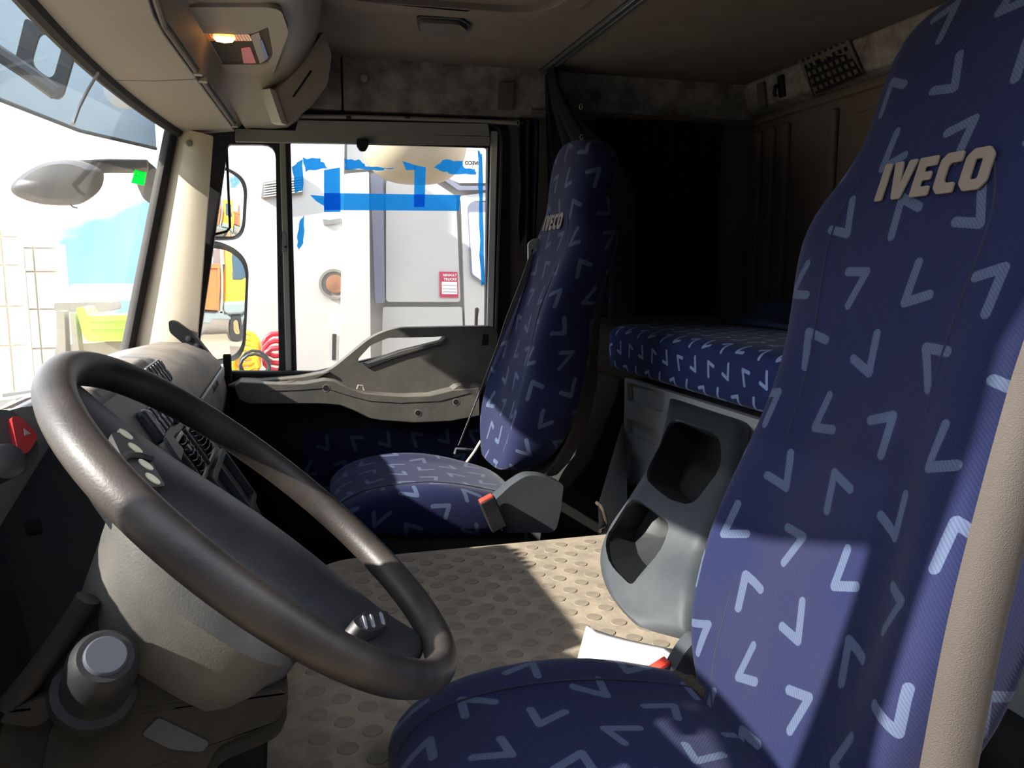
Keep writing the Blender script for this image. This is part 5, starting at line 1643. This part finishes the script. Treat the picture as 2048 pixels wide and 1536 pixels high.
# ---- blue tank and far red-roofed barn
q = P(241, 640, y=11.0)
tk = MB().lathe((q.x, q.y, GZ), (0, 0, 1), [(0.30, 0), (0.30, P(241, 600, y=11).z - GZ), (0.24, P(241, 590, y=11).z - GZ), (0.02, P(241, 587, y=11).z - GZ)], 24)
tag(tk.build('tank', 'tank_blue'), 'pale blue upright tank beyond the loader bucket', 'tank')
br = empty('barn', (P(160, 600, y=30).x, 30, GZ))
tag(br, 'low distant barn with a long red roof', 'barn')
MB().box(P(90, 600, y=30).x, P(300, 600, y=30).x, 30, 38, GZ, P(160, 604, y=30).z).build('barn_wall', 'panel_cream', br)
z0_, z1_ = P(160, 605, y=30).z, P(160, 577, y=30).z
MB().plate([(29.6, z0_), (34, z1_ + 0.1), (38.4, z0_), (38.4, z0_ - 0.1), (29.6, z0_ - 0.1)], [], lambda a, c: V((P(88, 600, y=30).x, a, c)), (P(302, 600, y=30).x - P(88, 600, y=30).x, 0, 0)).build('barn_roof', 'roof_red', br)
# ---- broken concrete slabs on the ground ahead
rnd = random.Random(4)
for k in range(16):
    x, y = rnd.uniform(-5.5, -2.6), rnd.uniform(9.0, 13.0)
    w, d_, h = rnd.uniform(0.3, 0.9), rnd.uniform(0.3, 0.8), rnd.uniform(0.08, 0.3)
    a = rnd.uniform(0, 3.1)
    ax, bx_ = V((math.cos(a), math.sin(a), rnd.uniform(-.15, .15))) * w, V((-math.sin(a), math.cos(a), 0)) * d_
    m = MB().obox((x, y, GZ + h + 0.08), ax, bx_, (0, 0, h))
    m.v = [p + V((rnd.uniform(-.06, .06), rnd.uniform(-.06, .06), rnd.uniform(-.04, .04))) for p in m.v]
    tag(m.build('concrete_slab', 'rubble', smooth=False), 'broken grey concrete slab on the yard beyond the windscreen', 'slab', 'broken concrete slabs on the yard')

# ---- orange tipper trucks behind, seen in the mirrors
def tipper(x, y):
    t = empty('tipper_truck', (x, y, GZ))
    MB().box(x + 0.15, x + 2.2, y - 3.0, y + 2.9, GZ + 0.72, GZ + 1.0).build('chassis', 'chassis_grey', t, bevel=0.02)
    bd_ = MB().plate([(y - 3.1, 1.05), (y + 1.0, 1.05), (y + 1.1, 2.35), (y - 3.2, 2.35)], [], lambda a, c: V((x, a, GZ + c)), (2.4, 0, 0)).build('tipper_body', 'truck_orange', t, bevel=0.03)
    MB().box(x - 0.06, x + 0.02, y - 3.2, y + 1.1, GZ + 2.28, GZ + 2.42).build('top_rail', 'truck_orange', bd_, bevel=0.01)
    for k in range(5):
        yy = y - 3.05 + k * 1.0
        MB().box(x - 0.05, x + 0.02, yy, yy + 0.12, GZ + 1.05, GZ + 2.3).build('stake', 'truck_orange', bd_, bevel=0.01)
    MB().box(x - 0.10, x + 0.3, y - 0.75, y + 0.05, GZ + 1.10, GZ + 2.05).build('tool_locker', 'truck_brown', t, bevel=0.02)
    MB().box(x + 0.15, x + 2.2, y + 1.18, y + 1.30, GZ + 0.9, GZ + 2.9).build('exhaust_frame', 'machine_dark', t, bevel=0.02)
    cb_ = MB().plate([(y + 1.40, 1.0), (y + 3.1, 1.0), (y + 3.1, 1.9), (y + 2.85, 2.95), (y + 1.45, 2.95)], [], lambda a, c: V((x + 0.05, a, GZ + c)), (2.2, 0, 0)).build('cab', 'truck_yellow', t, bevel=0.06, seg=3)
    MB().plate([(y + 1.75, 1.95), (y + 2.75, 1.95), (y + 2.58, 2.7), (y + 1.75, 2.7)], [], lambda a, c: V((x + 0.02, a, GZ + c)), (0.05, 0, 0)).build('cab_window', 'glass_dark', cb_, bevel=0.01)
    MB().box(x - 0.02, x + 0.4, y + 1.35, y + 3.15, GZ + 0.95, GZ + 1.25).build('fender', 'chassis_grey', t, bevel=0.06)
    MB().lathe((x + 0.3, y + 1.36, GZ + 2.4), (0, 0, 1), [(0.07, 0), (0.07, 1.0)], 12).build('exhaust_stack', 'machine_dark', t)
    for yy in (y - 2.2, y - 1.05, y + 2.25):
        w = MB().lathe((x + 0.42, yy, GZ + 0.52), (-1, 0, 0), [(0.30, 0.0), (0.50, 0.02), (0.52, 0.16), (0.50, 0.32), (0.33, 0.34), (0.30, 0.26), (0.01, 0.26)], 24).build('wheel', 'tyre', t)
        MB().lathe((x + 0.42, yy, GZ + 0.52), (-1, 0, 0), [(0.29, 0.25), (0.26, 0.29), (0.14, 0.28), (0.12, 0.36), (0.01, 0.37)], 20).build('wheel_hub', 'wheel_hub', w)
    return t
t1 = tipper(8.2, 3.6)
tag(t1, 'orange tipper truck with yellow cab mirrored in the tall door mirror', 'truck', 'orange tipper trucks')
for dx_, dy_, lab in ((4.5, 6.0, 'orange tipper truck behind the nearest one, seen small in the wide-angle mirror'), (1.0, 12.5, 'farthest orange tipper truck, a speck in the wide-angle mirror')):
    c = dup(t1, (dx_, dy_, 0))
    c['label'] = lab

# ---- unseen dark trailer added to cut light from the driver's side
tr = empty('blocker', (-1.5, -3.0, GZ))
tag(tr, 'added dark light-cutting trailer parked along the open driver side, outside the picture', 'blocker')
MB().box(-8.0, 5.5, -4.3, -1.8, GZ + 1.15, GZ + 3.9).build('blocker_body', 'blocker_tarp', tr, bevel=0.03)
MB().box(-8.0, 5.5, -4.0, -2.1, GZ + 0.85, GZ + 1.15).build('chassis', 'chassis_grey', tr, bevel=0.02)
for k in range(9):
    MB().box(-7.9 + k * 1.66, -7.84 + k * 1.66, -1.81, -1.77, GZ + 1.15, GZ + 3.85).build('strap', 'hose_black', tr)
for x_ in (1.2, 2.5, 3.8):
    MB().lathe((x_, -1.9, GZ + 0.52), (0, 1, 0), [(0.30, -0.36), (0.50, -0.34), (0.52, -0.18), (0.50, 0.0), (0.33, 0.02), (0.30, -0.06), (0.01, -0.06)], 24).build('wheel', 'tyre', tr)
for x_ in (-6.2,):
    MB().box(x_, x_ + 0.12, -2.6, -2.45, GZ, GZ + 0.9).build('landing_leg', 'chassis_grey', tr)
